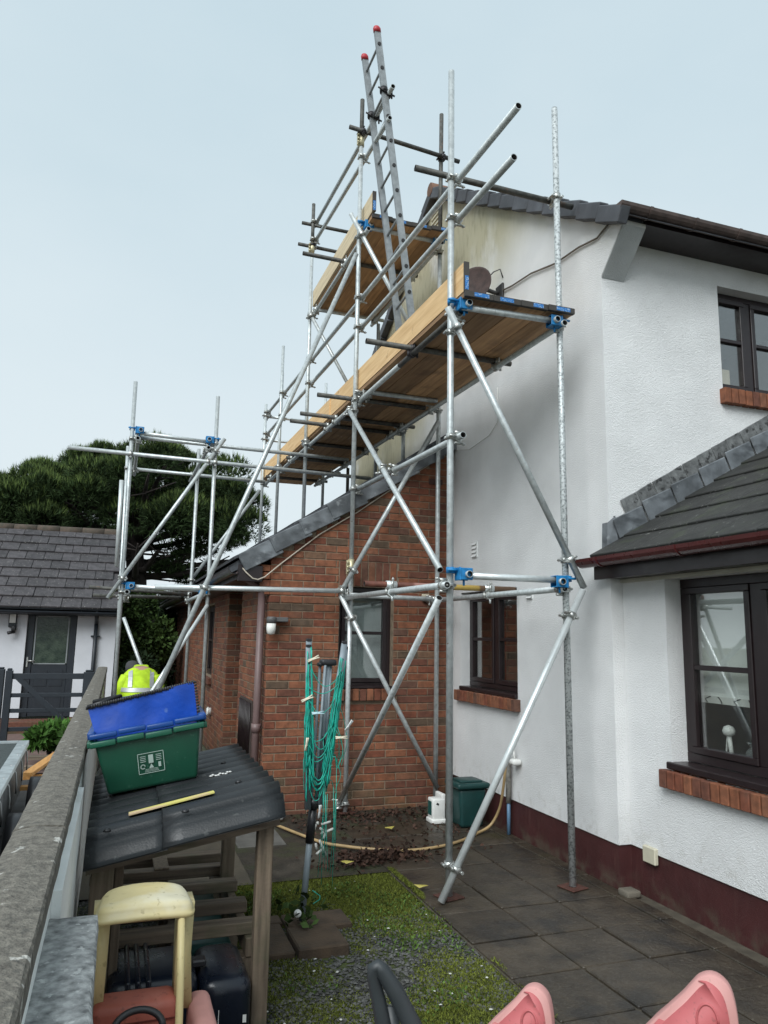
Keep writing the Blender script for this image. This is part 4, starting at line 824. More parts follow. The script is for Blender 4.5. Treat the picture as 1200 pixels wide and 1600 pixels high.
mb = MB().rbox((-.262, -.188, .02), (.262, .188, .225), .018, 3, BM_, (.86, .88)); part('box_body', mb, blue_b, BB)
lip = MB()
for k, (x0, x1) in enumerate(((-.285, -.15), (-.145, -.01), (-.005, .13), (.135, .29))): lip.rbox((x0, -.216, .236+.005*(k % 2)), (x1, -.18, .262+.005*(k % 2)), .006, 2, BM_)
lip.rbox((-.295, -.19, .235), (-.258, .2, .272), .006, 2, BM_); lip.rbox((.258, -.2, .235), (.30, .2, .272), .008, 2, BM_); lip.rbox((-.285, .18, .235), (.285, .212, .27), .006, 2, BM_)
part('rim', lip, blue_b, BB)
fab = mat('blue_woven_bag', (.002, .055, .37), .5, var=.2, scale=7, bump=.5, bscale=14); layer(fab, (.10, .18, .42), 8, .66, .72, .6)
BG = thing('recycling_bag', (.2, 4.2, 1.2), 'bright blue woven recycling sack with black stitched edge folded into the boxes', 'bag')
def bagpanel(pts, nx=16, ny=7, amp=.006, seed=1):
    rr = random.Random(seed); a, b, c_, d_ = [V(p) for p in pts]; nn = (b-a).cross(d_-a).normalized(); ph = rr.uniform(0, 6); vs = []
    for j in range(ny+1):
        for i in range(nx+1):
            u, v = i/nx, j/ny; p = (a*(1-u)+b*u)*(1-v)+(d_*(1-u)+c_*u)*v
            vs.append(p+nn*(amp*math.sin(5*u+ph+3*v)+amp*.5*math.sin(13*u-4*v)+rr.uniform(-.0012, .0012)))
    n = nx+1; return vs, [(j*n+i, j*n+i+1, (j+1)*n+i+1, (j+1)*n+i) for j in range(ny) for i in range(nx)]
P0, P1, P2, P3 = (-.05, 4.06, 1.13), (.425, 4.05, 1.235), (.392, 4.05, 1.425), (-.112, 4.08, 1.30)
Q1, Q2, Q3, Q0 = (.445, 4.30, 1.23), (.405, 4.32, 1.40), (-.09, 4.34, 1.30), (-.03, 4.34, 1.12)
part('front_panel', MB().add(*bagpanel((P0, P1, P2, P3)), True), fab, BG); part('back_panel', MB().add(*bagpanel((Q0, Q1, Q2, Q3), seed=4), True), fab, BG)
part('side_panel', MB().add(*bagpanel((P1, Q1, Q2, P2), 6, 7, .003, 2), True), plain('red_bag_side', (.5, .015, .03), .6), BG, 'red side panel')
mb = MB(); tops = [V(P3), V(P2)]
for i in range(46):
    p = V(P3).lerp(V(P2), i/45); mb.rbox((p.x-.007, p.y-.007, p.z-.012+.002*math.sin(i*2)), (p.x+.004, p.y+.006, p.z+.008), .003, 1)
for i in range(14):
    p = V(P2).lerp(V(P1), i/13); mb.rbox((p.x-.002, p.y-.006, p.z-.006), (p.x+.014, p.y+.004, p.z+.004), .002, 1)
mb.path([V(P3)+V((-.0, 0, .0)), V(P3).lerp(V(P2), .3)+V((0, .03, .014)), V(P3).lerp(V(P2), .05)+V((0, .09, .012))], .012, 6); mb.path([P3, V(P3).lerp(V(P2), .5), P2], .006, 6)
part('stitched_edge', mb, black_pl, BG)
# ================================================================== TOY CAR
yel = mat('faded_yellow_plastic', (.60, .50, .25), .5, var=.06, scale=6); layer(yel, (.68, .64, .50), 4, .42, .6, .8, zlo=.735, zhi=.77); layer(yel, (.25, .19, .08), 38, .6, .7, .5); layer(yel, (.32, .26, .13), 4, .55, .75, .4)
redp = mat('faded_red_plastic', (.36, .10, .068), .55, var=.12, scale=5); layer(redp, (.42, .17, .13), 6, .5, .7, .6); layer(redp, (.12, .04, .03), 45, .6, .7, .5)
pinkp = mat('sun_bleached_plastic', (.55, .27, .24), .6, var=.1, scale=8)
TC = thing('toy_car', (.16, 2.75, 0), "child's ride-on toy car with faded yellow roof and red body, beside the pier", 'toy car')
rings = []
for z, k in ((.728, .0), (.730, .011), (.746, .013), (.7475, .004), (.764, .004), (.776, -.006), (.783, -.03), (.787, -.08)):
    pts = []
    for i in range(40):
        t = 2*math.pi*i/40; c_, s_ = math.cos(t), math.sin(t); e = .5 if s_ > 0 else .28
        x = (abs(c_)**e)*(1 if c_ > 0 else -1); y = (abs(s_)**e)*(1 if s_ > 0 else -1)
        wid = .152 - .018*(y*.5+.5)
        pts.append(V((.158+x*(wid+k), 2.875+y*(.115+k*.8), z+.009*(1-x*x))))
    rings.append(pts)
part('car_roof', MB().loft(rings), yel, TC)
for x in (.022, .298): part('rear_pillar', MB().loft([[V((x+sx*w_, y+sy*.055, z)) for sx, sy in ((-1,-1),(1,-1),(1,1),(-1,1))] for x, w_, y, z in ((x-.008*(1 if x < .1 else -1), .030, 2.93, .40), (x, .025, 2.93, .58), (x, .028, 2.92, .745))]), yel, TC)
for x in (.275, -.03): part('front_pillar', MB().path([(x+.002, 2.62, .22), (x, 2.66, .40), (x, 2.70, .56), (x-.002, 2.77, .745)], .0125, 10), yel, TC)
mb = MB().rbox((.005, 2.83, .08), (.285, 2.96, .455), .03, 3); part('seat_back', mb, redp, TC)
mb = MB()
for i in range(12): mb.cyl((.075+.016*i, 2.829, .12), (.075+.016*i, 2.829, .36), .004, 6)
part('seat_rib', mb, redp, TC); part('mould_line', MB().box((.012, 2.826, .395), (.278, 2.8305, .399)).box((.3245, 2.3, .30), (.3255, 2.9, .304)), plain('red_seam', (.10, .02, .015)), TC)
part('car_body', MB().rbox((-.05, 2.15, .06), (.40, 2.98, .28), .06, 4).rbox((-.06, 2.2, .2), (-.01, 2.97, .44), .022, 3), redp, TC)
part('side_panel', MB().rbox((.325, 2.25, .2), (.405, 2.96, .425), .03, 4), pinkp, TC, 'sun-bleached pink side panel')
part('steering_wheel', MB().path([(.15+.075*math.cos(t), 2.66+.03*math.sin(t), .452+.045*math.sin(t)) for t in [2*math.pi*i/28 for i in range(29)]], .011, 8).cyl((.15, 2.66, .452), (.15, 2.54, .27), .016, 8).cyl((.08, 2.66, .452), (.22, 2.66, .452), .009, 6), black_pl, TC)
for x in (-.07, .42):
    for y in (2.28, 2.85): part('wheel', MB().cyl((x-.035, y, .07), (x+.035, y, .07), .10, 18), black_pl, TC)
# ================================================================== PINK CHAIRS AND BLACK HANDLE IN THE FOREGROUND
pink = mat('faded_pink_plastic', (.46, .115, .12), .6, var=.1, scale=7); layer(pink, (.62, .36, .32), 9, .55, .7, .5); layer(pink, (.20, .075, .07), 70, .6, .7, .5)
pinkr = mat('pale_pink_rim', (.56, .28, .26), .65, var=.08, scale=9); layer(pinkr, (.35, .2, .17), 70, .64, .7, .4)
def pchair(x, y, ztop, label, h=.30, s=1., tilt=0):
    c = thing('plastic_chair', (x, y, 0), label, 'chair', "pink plastic children's chairs")
    # back panel: rounded top, one long sloping shoulder, profile in the X-Z plane
    prof_ = [(.062, -.34), (.062, -.13), (.060, -.07), (.050, -.025), (.030, -.004), (.008, 0), (-.014, -.010), (-.032, -.030), (-.052, -.054), (-.085, -.088), (-.12, -.125), (-.165, -.19), (-.19, -.34)]
    pp_ = [prof_[0]]+prof_+[prof_[-1]]; prof_ = [tuple(.5*(2*pp_[i][q]+(pp_[i+1][q]-pp_[i-1][q])*t+(2*pp_[i-1][q]-5*pp_[i][q]+4*pp_[i+1][q]-pp_[i+2][q])*t*t+(3*pp_[i][q]-pp_[i-1][q]-3*pp_[i+1][q]+pp_[i+2][q])*t**3) for q in (0, 1)) for i in range(1, len(pp_)-2) for t in (0, .33, .67)]+[prof_[-1]]
    M = Matrix.Translation((x, y, ztop))@Matrix.Rotation(tilt, 4, 'Y')@Matrix.Rotation(math.radians(-44), 4, 'Z')
    def rr(k, d): 
        cx, cz = -.02, -.20; return [M@V((s*(cx+(px-cx)*k), d, s*(cz+(pz-cz)*k))) for px, pz in prof_]
    def rr2(d): return [M@V((s*(px-(.016 if px > 0 else -.006)), d, s*(pz-(.014 if pz > -.1 else 0)))) for px, pz in prof_]
    part('backrest', MB().loft([rr(.985, -.020), rr(1.0, -.013), rr(1.0, .013), rr(.985, .020)]), pinkr, c)
    part('back_panel', MB().loft([rr2(-.0235), rr2(-.019)]), pink, c)
    part('moulding', MB().path([M@V((s*(.0+.022*math.cos(t)), -.024, s*(-.095+.036*math.sin(t)))) for t in [math.pi*1.15*i/14 for i in range(15)]]+[M@V((s*-.03, -.024, s*-.14)), M@V((s*.02, -.024, s*-.2))], .0035, 6), pink, c)
    part('seat', MB().rbox((x-.20*s, y-.32, .26), (x+.16*s, y+.02, .32), .025, 3), pink, c)
    for sx in (-.17*s, .10*s):
        for yy in (-.28, -.02): part('leg', MB().cyl((x+sx, y+yy, -.02), (x+sx, y+yy, .27), .022, 10, .026), pink, c)
    part('back_stay', MB().rbox((x-.16*s, y-.022, .30), (x+.06*s, y+.022, ztop-.18), .015, 2), pink, c)
pchair(1.112, 1.915, .768, 'faded pink plastic chair back nearest the black handle, at the bottom edge', s=.95)
pchair(1.555, 1.76, .806, 'faded pink plastic chair back on the right, standing on the paving', s=1.2)
BH = thing('push_handle', (.75, 2.0, 0), 'black moulded handle of a garden toy rising from the gravel at the bottom edge', 'handle')
part('handle_bar', MB().path([(.90, 1.98, .45), (.825, 2.03, .64), (.775, 2.045, .735), (.735, 2.05, .795), (.722, 2.052, .806), (.712, 2.055, .80), (.714, 2.06, .775), (.73, 2.06, .72), (.75, 2.06, .64), (.78, 2.05, .45)], .017, 10, [.03, .027, .024, .02, .017, .016, .017, .02, .024, .026]), plain('dark_grey_rubber', (.028, .033, .036), .5), BH)
part('handle_web', MB().loft([[V(p) for p in ((.775, 2.04, .70), (.80, 2.035, .60), (.85, 2.02, .45), (.80, 2.03, .45), (.765, 2.045, .60), (.75, 2.05, .70))], [V((p[0], p[1]+.012, p[2])) for p in ((.775, 2.04, .70), (.80, 2.035, .60), (.85, 2.02, .45), (.80, 2.03, .45), (.765, 2.045, .60), (.75, 2.05, .70))]]), M_['dark_grey_rubber'], BH)
part('toy_base', MB().rbox((.68, 1.55, -.03), (1.0, 2.12, .46), .06, 3), M_['dark_grey_rubber'], BH)
# ================================================================== ROTARY AIRER
bar = mat('airer_grey', (.22, .26, .285), .4, metal=.1, var=.12, scale=12); cordm = mat('teal_line', (.012, .36, .27), .5, var=.25, scale=14)
AR = thing('rotary_airer', (1.151, 4.63, 0), 'folded rotary clothes airer with tangled teal lines on a grey pole', 'clothes airer')
pole = lambda z: V((1.151+.075*z, 4.63, z))
part('pole', MB().cyl(pole(-.05), pole(.62), .019, 12), bar, AR); part('socket', MB().cyl(pole(.44), pole(.66), .026, 12).cyl(pole(.64), pole(.70), .042, 12), black_pl, AR)
part('mast', MB().cyl(pole(.66)+V((.03, .02, 0)), pole(1.50), .020, 12), bar, AR)
part('hub', MB().rbox((1.215, 4.59, 1.485), (1.315, 4.67, 1.525), .014, 3).rbox((1.20, 4.60, 1.48), (1.225, 4.66, 1.505), .008, 2), black_pl, AR)
arms = [(V((1.155, 4.59, .64)), V((1.123, 4.57, 1.60))), (V((1.175, 4.66, .66)), V((1.152, 4.69, 1.635))), (V((1.235, 4.60, .66)), V((1.352, 4.57, 1.625))), (V((1.25, 4.66, .68)), V((1.392, 4.68, 1.59)))]
for a, b in arms:
    d = (b-a).normalized(); n1 = V((1, 0, 0)); n1 = (n1-d*n1.dot(d)).normalized(); n2 = d.cross(n1)
    o = part('arm', MB().loft([[c_+n1*sx*.017+n2*sy*.011 for sx, sy in ((-1,-1),(1,-1),(1,1),(-1,1))] for c_ in (a, b)]), bar, AR)
    mb = MB()
    for k in range(9):
        p = a.lerp(b, .22+.085*k); mb.lathe([(.006, 0), (.006, .002), (.003, .003)], p+n2*(-.012 if n2.y > 0 else .012)*1.0, 8, (0, -1, 0))
    part('line_hole', mb, black_pl, o); part('arm_cap', MB().cbox((b.x-.016, b.y-.014, b.z-.004), (b.x+.016, b.y+.014, b.z+.016), .004), black_pl, o)
for a, b in ((V((1.215, 4.63, 1.49)), V((1.18, 4.60, .70))), (V((1.24, 4.60, 1.49)), V((1.20, 4.58, .78))), (V((1.285, 4.63, 1.49)), V((1.265, 4.62, .98)))): part('strut', MB().cyl(a, b, .009, 8), bar, AR)
part('slider', MB().rbox((1.25, 4.58, .985), (1.295, 4.65, 1.03), .01, 2).rbox((1.24, 4.6, 1.03), (1.25, 4.62, 1.06), .004, 1), black_pl, AR)
ra = random.Random(9); mb = MB()
def sag(p, q, s, n=12, j=.006): return [p.lerp(q, i/n)+V((ra.uniform(-j, j)*.5, ra.uniform(-j, j)*.5, -s*4*(i/n)*(1-i/n))) for i in range(n+1)]
for i in range(60):      # lines lying along the arms
    a, b = arms[i % 4]; t0 = ra.uniform(.05, .5); t1 = min(1, t0+ra.uniform(.3, .6)); o_ = V((ra.uniform(-.028, .028), -.02-ra.random()*.03, 0)); mb.path(sag(a.lerp(b, t0)+o_, a.lerp(b, t1)+o_*.6, ra.uniform(-.03, .03)), .0038, 5)
for i in range(13):      # loops slung between the two sides
    t = .12+.055*i; p = arms[i % 2][0].lerp(arms[i % 2][1], t+ra.uniform(0, .12)); q = arms[2+i % 2][0].lerp(arms[2+i % 2][1], t+ra.uniform(.05, .2)); mb.path(sag(p+V((0, -.03, 0)), q+V((0, -.03, 0)), ra.uniform(.05, .16), 16), .0026, 5)
for i in range(11):
    t = ra.uniform(.22, .42); p = arms[i % 2][0].lerp(arms[i % 2][1], t); q = arms[2+i % 2][0].lerp(arms[2+i % 2][1], t+ra.uniform(0, .1)); mb.path(sag(p+V((0, -.035, 0)), q+V((0, -.035, 0)), ra.uniform(.10, .24), 16), .003, 5)
for i in range(16):      # loose bights hanging out
    a, b = arms[ra.choice((0, 1, 0, 3, 2))]; p = a.lerp(b, ra.uniform(.3, .8)); sx = -1 if i % 2 == 0 else 1; wd = ra.uniform(.02, .07); ln = ra.uniform(.2, .5)
    mb.path([p+V((sx*wd*math.sin(math.pi*k/14), -.03-.01*math.sin(k), -ln*(k/14 if k < 11 else (1.5-k/14)*1.2 if k < 13 else .62))) for k in range(15)], .0024, 5)
for i in range(8): p = arms[2][0]+V((ra.uniform(-.02, .09), -.03, ra.uniform(.05, .35))); mb.path([p, p+V((ra.uniform(-.01, .01), 0, -.2)), p+V((ra.uniform(-.02, .02), ra.uniform(-.03, 0), -p.z+ra.uniform(.15, .4)))], .0018, 5)
part('clothes_line', mb, cordm, AR, kind='stuff'); mb = MB()
mb.path([(1.29, 4.9, .0), (1.34, 4.93, .012), (1.36, 5.0, .01), (1.33, 5.08, .02), (1.36, 5.1, .0)], .003, 5)
part('loose_line_end', mb, cordm, AR)
def peg(p, d, label, m):
    p, d = V(p), V(d).normalized(); mb = MB(); n1 = d.orthogonal().normalized()
    for s in (1, -1): mb.path([p+n1*s*.006, p+d*.025+n1*s*.004, p+d*.045+n1*s*.004, p+d*.075+n1*s*.009], .0045, 6)
    mb.lathe([(.007, -.004), (.007, .004)], p+d*.03, 8, n1); solo('clothes_peg', mb, m, p, label, 'clothes peg', 'clothes pegs clipped to the airer')
pegm = plain('ivory_peg', (.68, .62, .48)); pegb = plain('pale_blue_peg', (.45, .62, .66)); pegw = plain('clear_peg', (.55, .57, .56))
peg((1.115, 4.55, 1.515), (1, -.2, .45), 'ivory clothes peg at the very top of the left airer arm', pegm); peg((1.085, 4.55, 1.275), (1, -.2, .5), 'ivory clothes peg sticking out left below the topmost one', pegm)
peg((1.15, 4.54, 1.205), (1, 0, .05), 'pale blue clothes peg on the left airer arm', pegb); peg((1.115, 4.53, .99), (.15, 0, 1), 'upright ivory clothes peg halfway down the left airer arm', pegm)
peg((1.30, 4.53, 1.06), (1, 0, .0), 'ivory clothes peg lying flat across the right airer arm', pegm); peg((1.36, 4.53, 1.10), (.6, 0, .8), 'clear clothes peg tilted on the right airer arm', pegw); peg((1.21, 4.53, .60), (.1, 0, 1), 'clear clothes peg low down by the black airer socket', pegw)
mb = MB()
for i in range(10): p = V((1.24+ra.uniform(-.05, .06), 4.6+ra.uniform(-.04, .04), ra.uniform(.38, .56))); mb.path([p, p+V((ra.uniform(-.06, .06), ra.uniform(-.03, .03), ra.uniform(-.1, .03)))], .008, 6)
solo('peg_bag', mb, plain('translucent_peg_bag', (.55, .55, .52), .5), (1.24, 4.6, .4), 'bunch of pale pegs and bag hanging low on the airer', 'peg bag')
slab2 = mat('brown_slab', (.075, .05, .031), .9, col2=(.042, .029, .019), scale=8, bump=.4, bscale=70, coord='World', obj_rand=.15)
for nm, x0, y0, x1, y1, z, lb in (('paving_stone', 1.03, 4.17, 1.31, 4.49, .03, 'small brown paving stone in front of the airer pole'), ('paving_stone', .78, 4.2, 1.02, 4.62, .01, 'brown paving stone left of the airer pole, partly behind the rack'), ('paving_stone', 1.05, 4.51, 1.43, 4.75, .01, 'brown paving stone behind the small one, at the airer pole foot'), ('paving_stone', .80, 4.63, 1.04, 4.76, .008, 'narrow brown paving stone behind the left one')):
    solo(nm, MB().cbox((x0, y0, -.05), (x1, y1, z), .008), slab2, ((x0+x1)/2, (y0+y1)/2, 0), lb, 'paving stone', 'loose paving stones in the gravel')
# ================================================================== THINGS BY THE HOUSE
rust = mat('rusty_dish', (.05, .030, .026), .75, var=.35, scale=12, bump=.15, coord='World'); blk = plain('black_metal', (.02, .02, .02), .6)
SD = thing('satellite_dish', (3.36, 6.2, 5.05), 'rusty brown satellite dish bolted to the gable just above the platform', 'satellite dish')
ax = V((-.80, -.50, .18)).normalized(); mb = MB(); c0 = V((3.03, 6.13, 5.02)); Mx = V((0, 0, 1)).rotation_difference(ax).to_matrix()
prof_d = [(.002, .0), (.07, .006), (.13, .02), (.17, .036), (.185, .045), (.185, .049), (.17, .041), (.13, .026), (.07, .012), (.002, .006)]
mb.add([c0+Mx@V((r*1.1*math.cos(2*math.pi*j/32), r*1.22*math.sin(2*math.pi*j/32), z)) for r, z in prof_d for j in range(32)], [(i*32+j, i*32+(j+1) % 32, (i+1)*32+(j+1) % 32, (i+1)*32+j) for i in range(9) for j in range(32)], True)
part('dish', mb, rust, SD); part('mount_arm', MB().path([c0-ax*.01, c0-ax*.06, (3.20, 6.25, 5.10), (3.30, 6.22, 5.06), (3.36, 6.2, 5.06)], .022, 8), blk, SD)
part('wall_plate', MB().cbox((3.335, 6.13, 4.98), (3.358, 6.27, 5.14), .006), blk, SD); part('mount_post', MB().cyl((3.20, 6.25, 5.02), (3.20, 6.25, 5.16), .02, 8), blk, SD); part('feed_cable', MB().path([(3.18, 6.2, 5.1), (3.22, 6.2, 5.2), (3.28, 6.2, 5.27), (3.34, 6.18, 5.30), (3.355, 6.15, 5.2)], .006, 6), blk, SD)
TP = thing('garden_tap', (3.33, 6.07, .6), 'outside tap with insulated pipe wrapped in grey and blue below it', 'tap')
part('pipe', MB().cyl((3.325, 6.07, .0), (3.325, 6.07, .30), .016, 10), plain('blue_pipe', (.10, .19, .30)), TP); part('lagging', MB().cyl((3.325, 6.07, .26), (3.325, 6.07, .60), .024, 10), mat('grey_lagging', (.20, .19, .17), .9, var=.4, scale=30), TP)
part('tap_body', MB().cyl((3.325, 6.07, .60), (3.325, 6.04, .66), .014, 8).cyl((3.325, 6.04, .66), (3.25, 5.98, .655), .013, 8).cyl((3.27, 6.0, .66), (3.27, 6.0, .70), .01, 8).cyl((3.25, 5.985, .655), (3.24, 5.98, .61), .012, 8), coup, TP); part('tap_cover', MB().rbox((3.27, 5.88, .60), (3.355, 5.97, .65), .018, 2).cyl((3.31, 5.93, .65), (3.31, 5.96, .75), .010, 6), white_pl, TP)
hp = [(3.25, 5.98, .61), (3.24, 5.97, .55), (3.25, 6.03, .38), (3.26, 6.12, .2), (3.2, 6.17, .06), (3.041, 6.117, .014), (2.82, 5.95, .014), (2.587, 5.838, .014), (2.292, 5.79, .016), (2.007, 5.888, .02), (1.82, 6.05, .016), (1.68, 6.224, .014), (1.475, 6.763, .014), (1.379, 7.094, .014)]
def smooth(pts, k=6):
    P = [V(p) for p in pts]; P = [P[0]*2-P[1]]+P+[P[-1]*2-P[-2]]; o_ = []
    for i in range(1, len(P)-2):
        for j in range(k):
            t = j/k; a, b, c_, d_ = P[i-1], P[i], P[i+1], P[i+2]; o_.append(.5*((2*b)+(c_-a)*t+(2*a-5*b+4*c_-d_)*t*t+(3*b-a-3*c_+d_)*t**3))
    return o_+[P[-2]]
solo('garden_hose', MB().path(smooth(hp), .0125, 8), mat('tan_hose', (.36, .25, .12), .5, var=.15, scale=10), (2.3, 5.8, 0), 'tan garden hose curving from the tap across the soil', 'hose')
bt = mat('bottle_green_bin', (.007, .042, .040), .45, var=.15, scale=8)
GB = thing('kitchen_caddy_bin', (3.09, 6.45, 0), 'small dark green lidded bin standing in the corner by the gable wall', 'bin')
part('bin_body', MB().rbox((2.98, 6.33, 0), (3.25, 6.60, .335), .03, 3, None, (.80, .82)), bt, GB); part('lid', MB().rbox((2.955, 6.305, .335), (3.275, 6.62, .385), .018, 3).rbox((3.005, 6.36, .38), (3.225, 6.57, .40), .012, 2), bt, GB); part('hinge', MB().cyl((3.01, 6.625, .36), (3.2, 6.625, .36), .012, 8), bt, GB)
WB = thing('white_tub', (2.86, 6.62, 0), 'white plastic tub standing on the leaves beside the green bin', 'tub')
part('tub_body', MB().rbox((2.82, 6.56, .03), (2.945, 6.69, .215), .012, 2), white_pl, WB); part('foot', MB().rbox((2.81, 6.55, 0), (2.955, 6.70, .04), .008, 2), white_pl, WB); part('green_panel', MB().box((2.817, 6.59, .07), (2.8195, 6.67, .19)), teal, WB); part('tear', MB().add([(2.85, 6.5575, .17), (2.875, 6.5575, .16), (2.88, 6.5575, .175), (2.86, 6.5575, .185)], [(0,1,2,3)]), black_pl, WB)
solo('plastic_scrap', MB().rbox((2.96, 6.68, .14), (3.0, 6.84, .23), .008, 2), white_pl, (2.98, 6.76, .14), 'white torn plastic piece between the tub and the green bin', 'plastic')
solo('wrapper', MB().rbox((1.40, 7.03, 0), (1.55, 7.12, .07), .025, 2), plain('white_wrapper', (.62, .62, .6)), (1.47, 7.08, 0), 'crumpled white wrapper on the ground at the foot of the brick wall', 'litter')
solo('inspection_cover', MB().cbox((1.03, 6.3, -.02), (1.42, 6.8, -.004), .003), mat('cover_grey', (.10, .095, .085), .9, var=.2, coord='World'), (1.2, 6.5, 0), 'flat square drain cover set in the ground near the hose end', 'cover')
solo('broken_stone', MB().rbox((3.30, 4.42, -.01), (3.41, 4.53, .035), .012, 2), plain('stone_bit', (.13, .115, .09), .9), (3.35, 4.47, 0), 'lump of broken mortar on the paving at the house corner', 'stone')
# ================================================================== WORKER
hv = mat('hi_vis_yellow', (.42, .62, .012), .75, var=.2, scale=10, bump=1., bscale=14); refl = plain('reflective_tape', (.42, .43, .44), .4, .2)
PW = thing('person', (.33, 10.2, 0), 'person kneeling with head bowed, yellow hi-vis jacket with grey bands, dark cap', 'person')
def ell(cx, cy, cz, rx, ry, n=20, tx=0, ty=0): return [V((cx+rx*math.cos(2*math.pi*i/n), cy+ry*math.sin(2*math.pi*i/n), cz+tx*math.cos(2*math.pi*i/n)+ty*math.sin(2*math.pi*i/n))) for i in range(n)]
# kneeling body: hips back on heels, torso tilted forward (away), head bowed
JT = [(10.02, .44, .215, .155), (10.04, .56, .215, .15), (10.08, .70, .215, .145), (10.13, .85, .222, .145), (10.18, .98, .232, .142), (10.23, 1.08, .235, .13), (10.27, 1.14, .205, .115), (10.31, 1.185, .15, .10), (10.36, 1.215, .10, .085), (10.42, 1.235, .08, .075)]
part('body', MB().loft([ell(.33, y-.01, z, rx*.9, ry*.9) for y, z, rx, ry in JT]+[ell(.31, 10.40, 1.215, .058, .062), ell(.285, 10.47, 1.20, .075, .085), ell(.255, 10.54, 1.19, .08, .10), ell(.235, 10.56, 1.215, .07, .085), ell(.225, 10.56, 1.245, .03, .04)]), plain('skin', (.42, .24, .17), .6), PW)
part('jacket', MB().loft([ell(.33, y, z, rx+.012*math.sin(i*2.1), ry) for i, (y, z, rx, ry) in enumerate(JT)]), hv, PW)
def limb(name, pts, rr, m, n=12):
    return part(name, MB().path(smooth(pts, 4), .05, n, [np.interp(i/(4*(len(pts)-1)), np.linspace(0, 1, len(rr)), rr) for i in range(4*(len(pts)-1)+1)]), m, PW)
limb('sleeve', [(.16, 10.24, 1.09), (.115, 10.2, .98), (.085, 10.22, .82), (.10, 10.36, .68), (.16, 10.5, .60)], [.085, .08, .072, .06, .05], hv); limb('sleeve', [(.50, 10.24, 1.09), (.545, 10.2, .98), (.575, 10.22, .82), (.56, 10.36, .68), (.50, 10.5, .60)], [.085, .08, .072, .06, .05], hv)
for sgn, x in ((1, .17), (-1, .49)):
    h = V((x, 10.53, .585)); mb = MB().rbox((h.x-.04, h.y-.02, h.z-.02), (h.x+.04, h.y+.07, h.z+.015), .015, 2)
    for k in range(4): mb.path([h+V((-.03+.02*k, .065, 0)), h+V((-.03+.02*k, .10-.004*abs(k-1.5), -.01)), h+V((-.03+.02*k, .115, -.035))], .009, 6)
    mb.path([h+V((.035*sgn, .01, 0)), h+V((.06*sgn, .04, -.01)), h+V((.055*sgn, .07, -.025))], .010, 6); part('hand', mb, M_['skin'], PW)
part('hood', MB().rbox((.235, 10.33, 1.165), (.43, 10.47, 1.245), .035, 3), hv, PW)
navyt = plain('navy_trousers', (.02, .022, .03), .9)
limb('trouser_leg', [(.24, 10.02, .48), (.22, 10.25, .34), (.21, 10.42, .12), (.21, 10.2, .08), (.21, 9.9, .07)], [.12, .11, .09, .075, .06], navyt); limb('trouser_leg', [(.42, 10.02, .48), (.44, 10.25, .34), (.45, 10.42, .12), (.45, 10.2, .08), (.45, 9.9, .07)], [.12, .11, .09, .075, .06], navyt)
for x in (.21, .45): part('boot', MB().rbox((x-.05, 9.72, 0), (x+.05, 9.98, .11), .03, 3), black_pl, PW)
part('cap', MB().loft([ell(.235, 10.56, 1.15, .092, .115), ell(.23, 10.56, 1.20, .094, .115), ell(.225, 10.565, 1.25, .082, .10), ell(.222, 10.57, 1.28, .055, .065), ell(.222, 10.57, 1.29, .02, .025)]), plain('dark_grey_cap', (.045, .045, .048), .9), PW)
def band(z0, z1):
    rs = []
    for z in (z0, z1):
        y = np.interp(z, [j[1] for j in JT], [j[0] for j in JT]); rx = np.interp(z, [j[1] for j in JT], [j[2] for j in JT]); ry = np.interp(z, [j[1] for j in JT], [j[3] for j in JT]); rs.append(ell(.33, y, z, rx+.016, ry+.008))
    return MB().loft(rs, False)
part('reflective_band', band(.76, .815), refl, PW); part('reflective_band', band(.925, .975), refl, PW)
for x in (.20, .46):
    mb = MB(); vs = []
    for z in (.98, 1.05, 1.10, 1.145, 1.18):
        y = np.interp(z, [j[1] for j in JT], [j[0] for j in JT]); rx = np.interp(z, [j[1] for j in JT], [j[2] for j in JT]); ry = np.interp(z, [j[1] for j in JT], [j[3] for j in JT])
        for dx in (-.025, .025): k = max(0, 1-((x+dx-.33)/rx)**2); vs.append((x+dx, y-(ry+.008)*math.sqrt(k)-.004, z+.003))
    part('brace_tape', mb.add(vs, [(2*i, 2*i+1, 2*i+3, 2*i+2) for i in range(4)]), refl, PW)
for sx, x in ((-1, .10), (1, .56)): part('sleeve_band', MB().tube((x, 10.2, .87), (x-.006*sx, 10.215, .82), .085, 12, .004), refl, PW)
# ================================================================== BUNGALOW OVER THE WALL
bw = mat('pale_bungalow_render', (.60, .615, .65), .9, var=.05, scale=3, bump=.2, bscale=60, coord='World')
BN = thing('bungalow', (-2.2, 15, 0), 'pale rendered bungalow with dark tiled roof and anthracite half-glazed door', 'house')
w = MB()
for a, b, c, d_ in ((-5, -1.54, .12, 2.02), (-.70, -.02, .12, 2.02), (-1.54, -.70, 2.06, 2.02+.1)): w.box((a, 15, c), (b, 15.25, max(d_, c+.05)))
w.prism([(15.25, .1), (20, .1), (20, 2.1), (17.5, 3.75), (15.25, 2.15)], 'X', -.27, -.02); part('wall', w, bw, BN); part('plinth', MB().box((-5, 15.01, -.1), (-1.54, 15.25, .12)).box((-.70, 15.01, -.1), (-.02, 15.25, .12)), brick_i, BN)
part('step', MB().cbox((-2.4, 14.5, -.1), (-.2, 15.0, .10), .01).cbox((-2.6, 14.0, -.1), (-.2, 14.5, .02), .01), brick_i, BN)
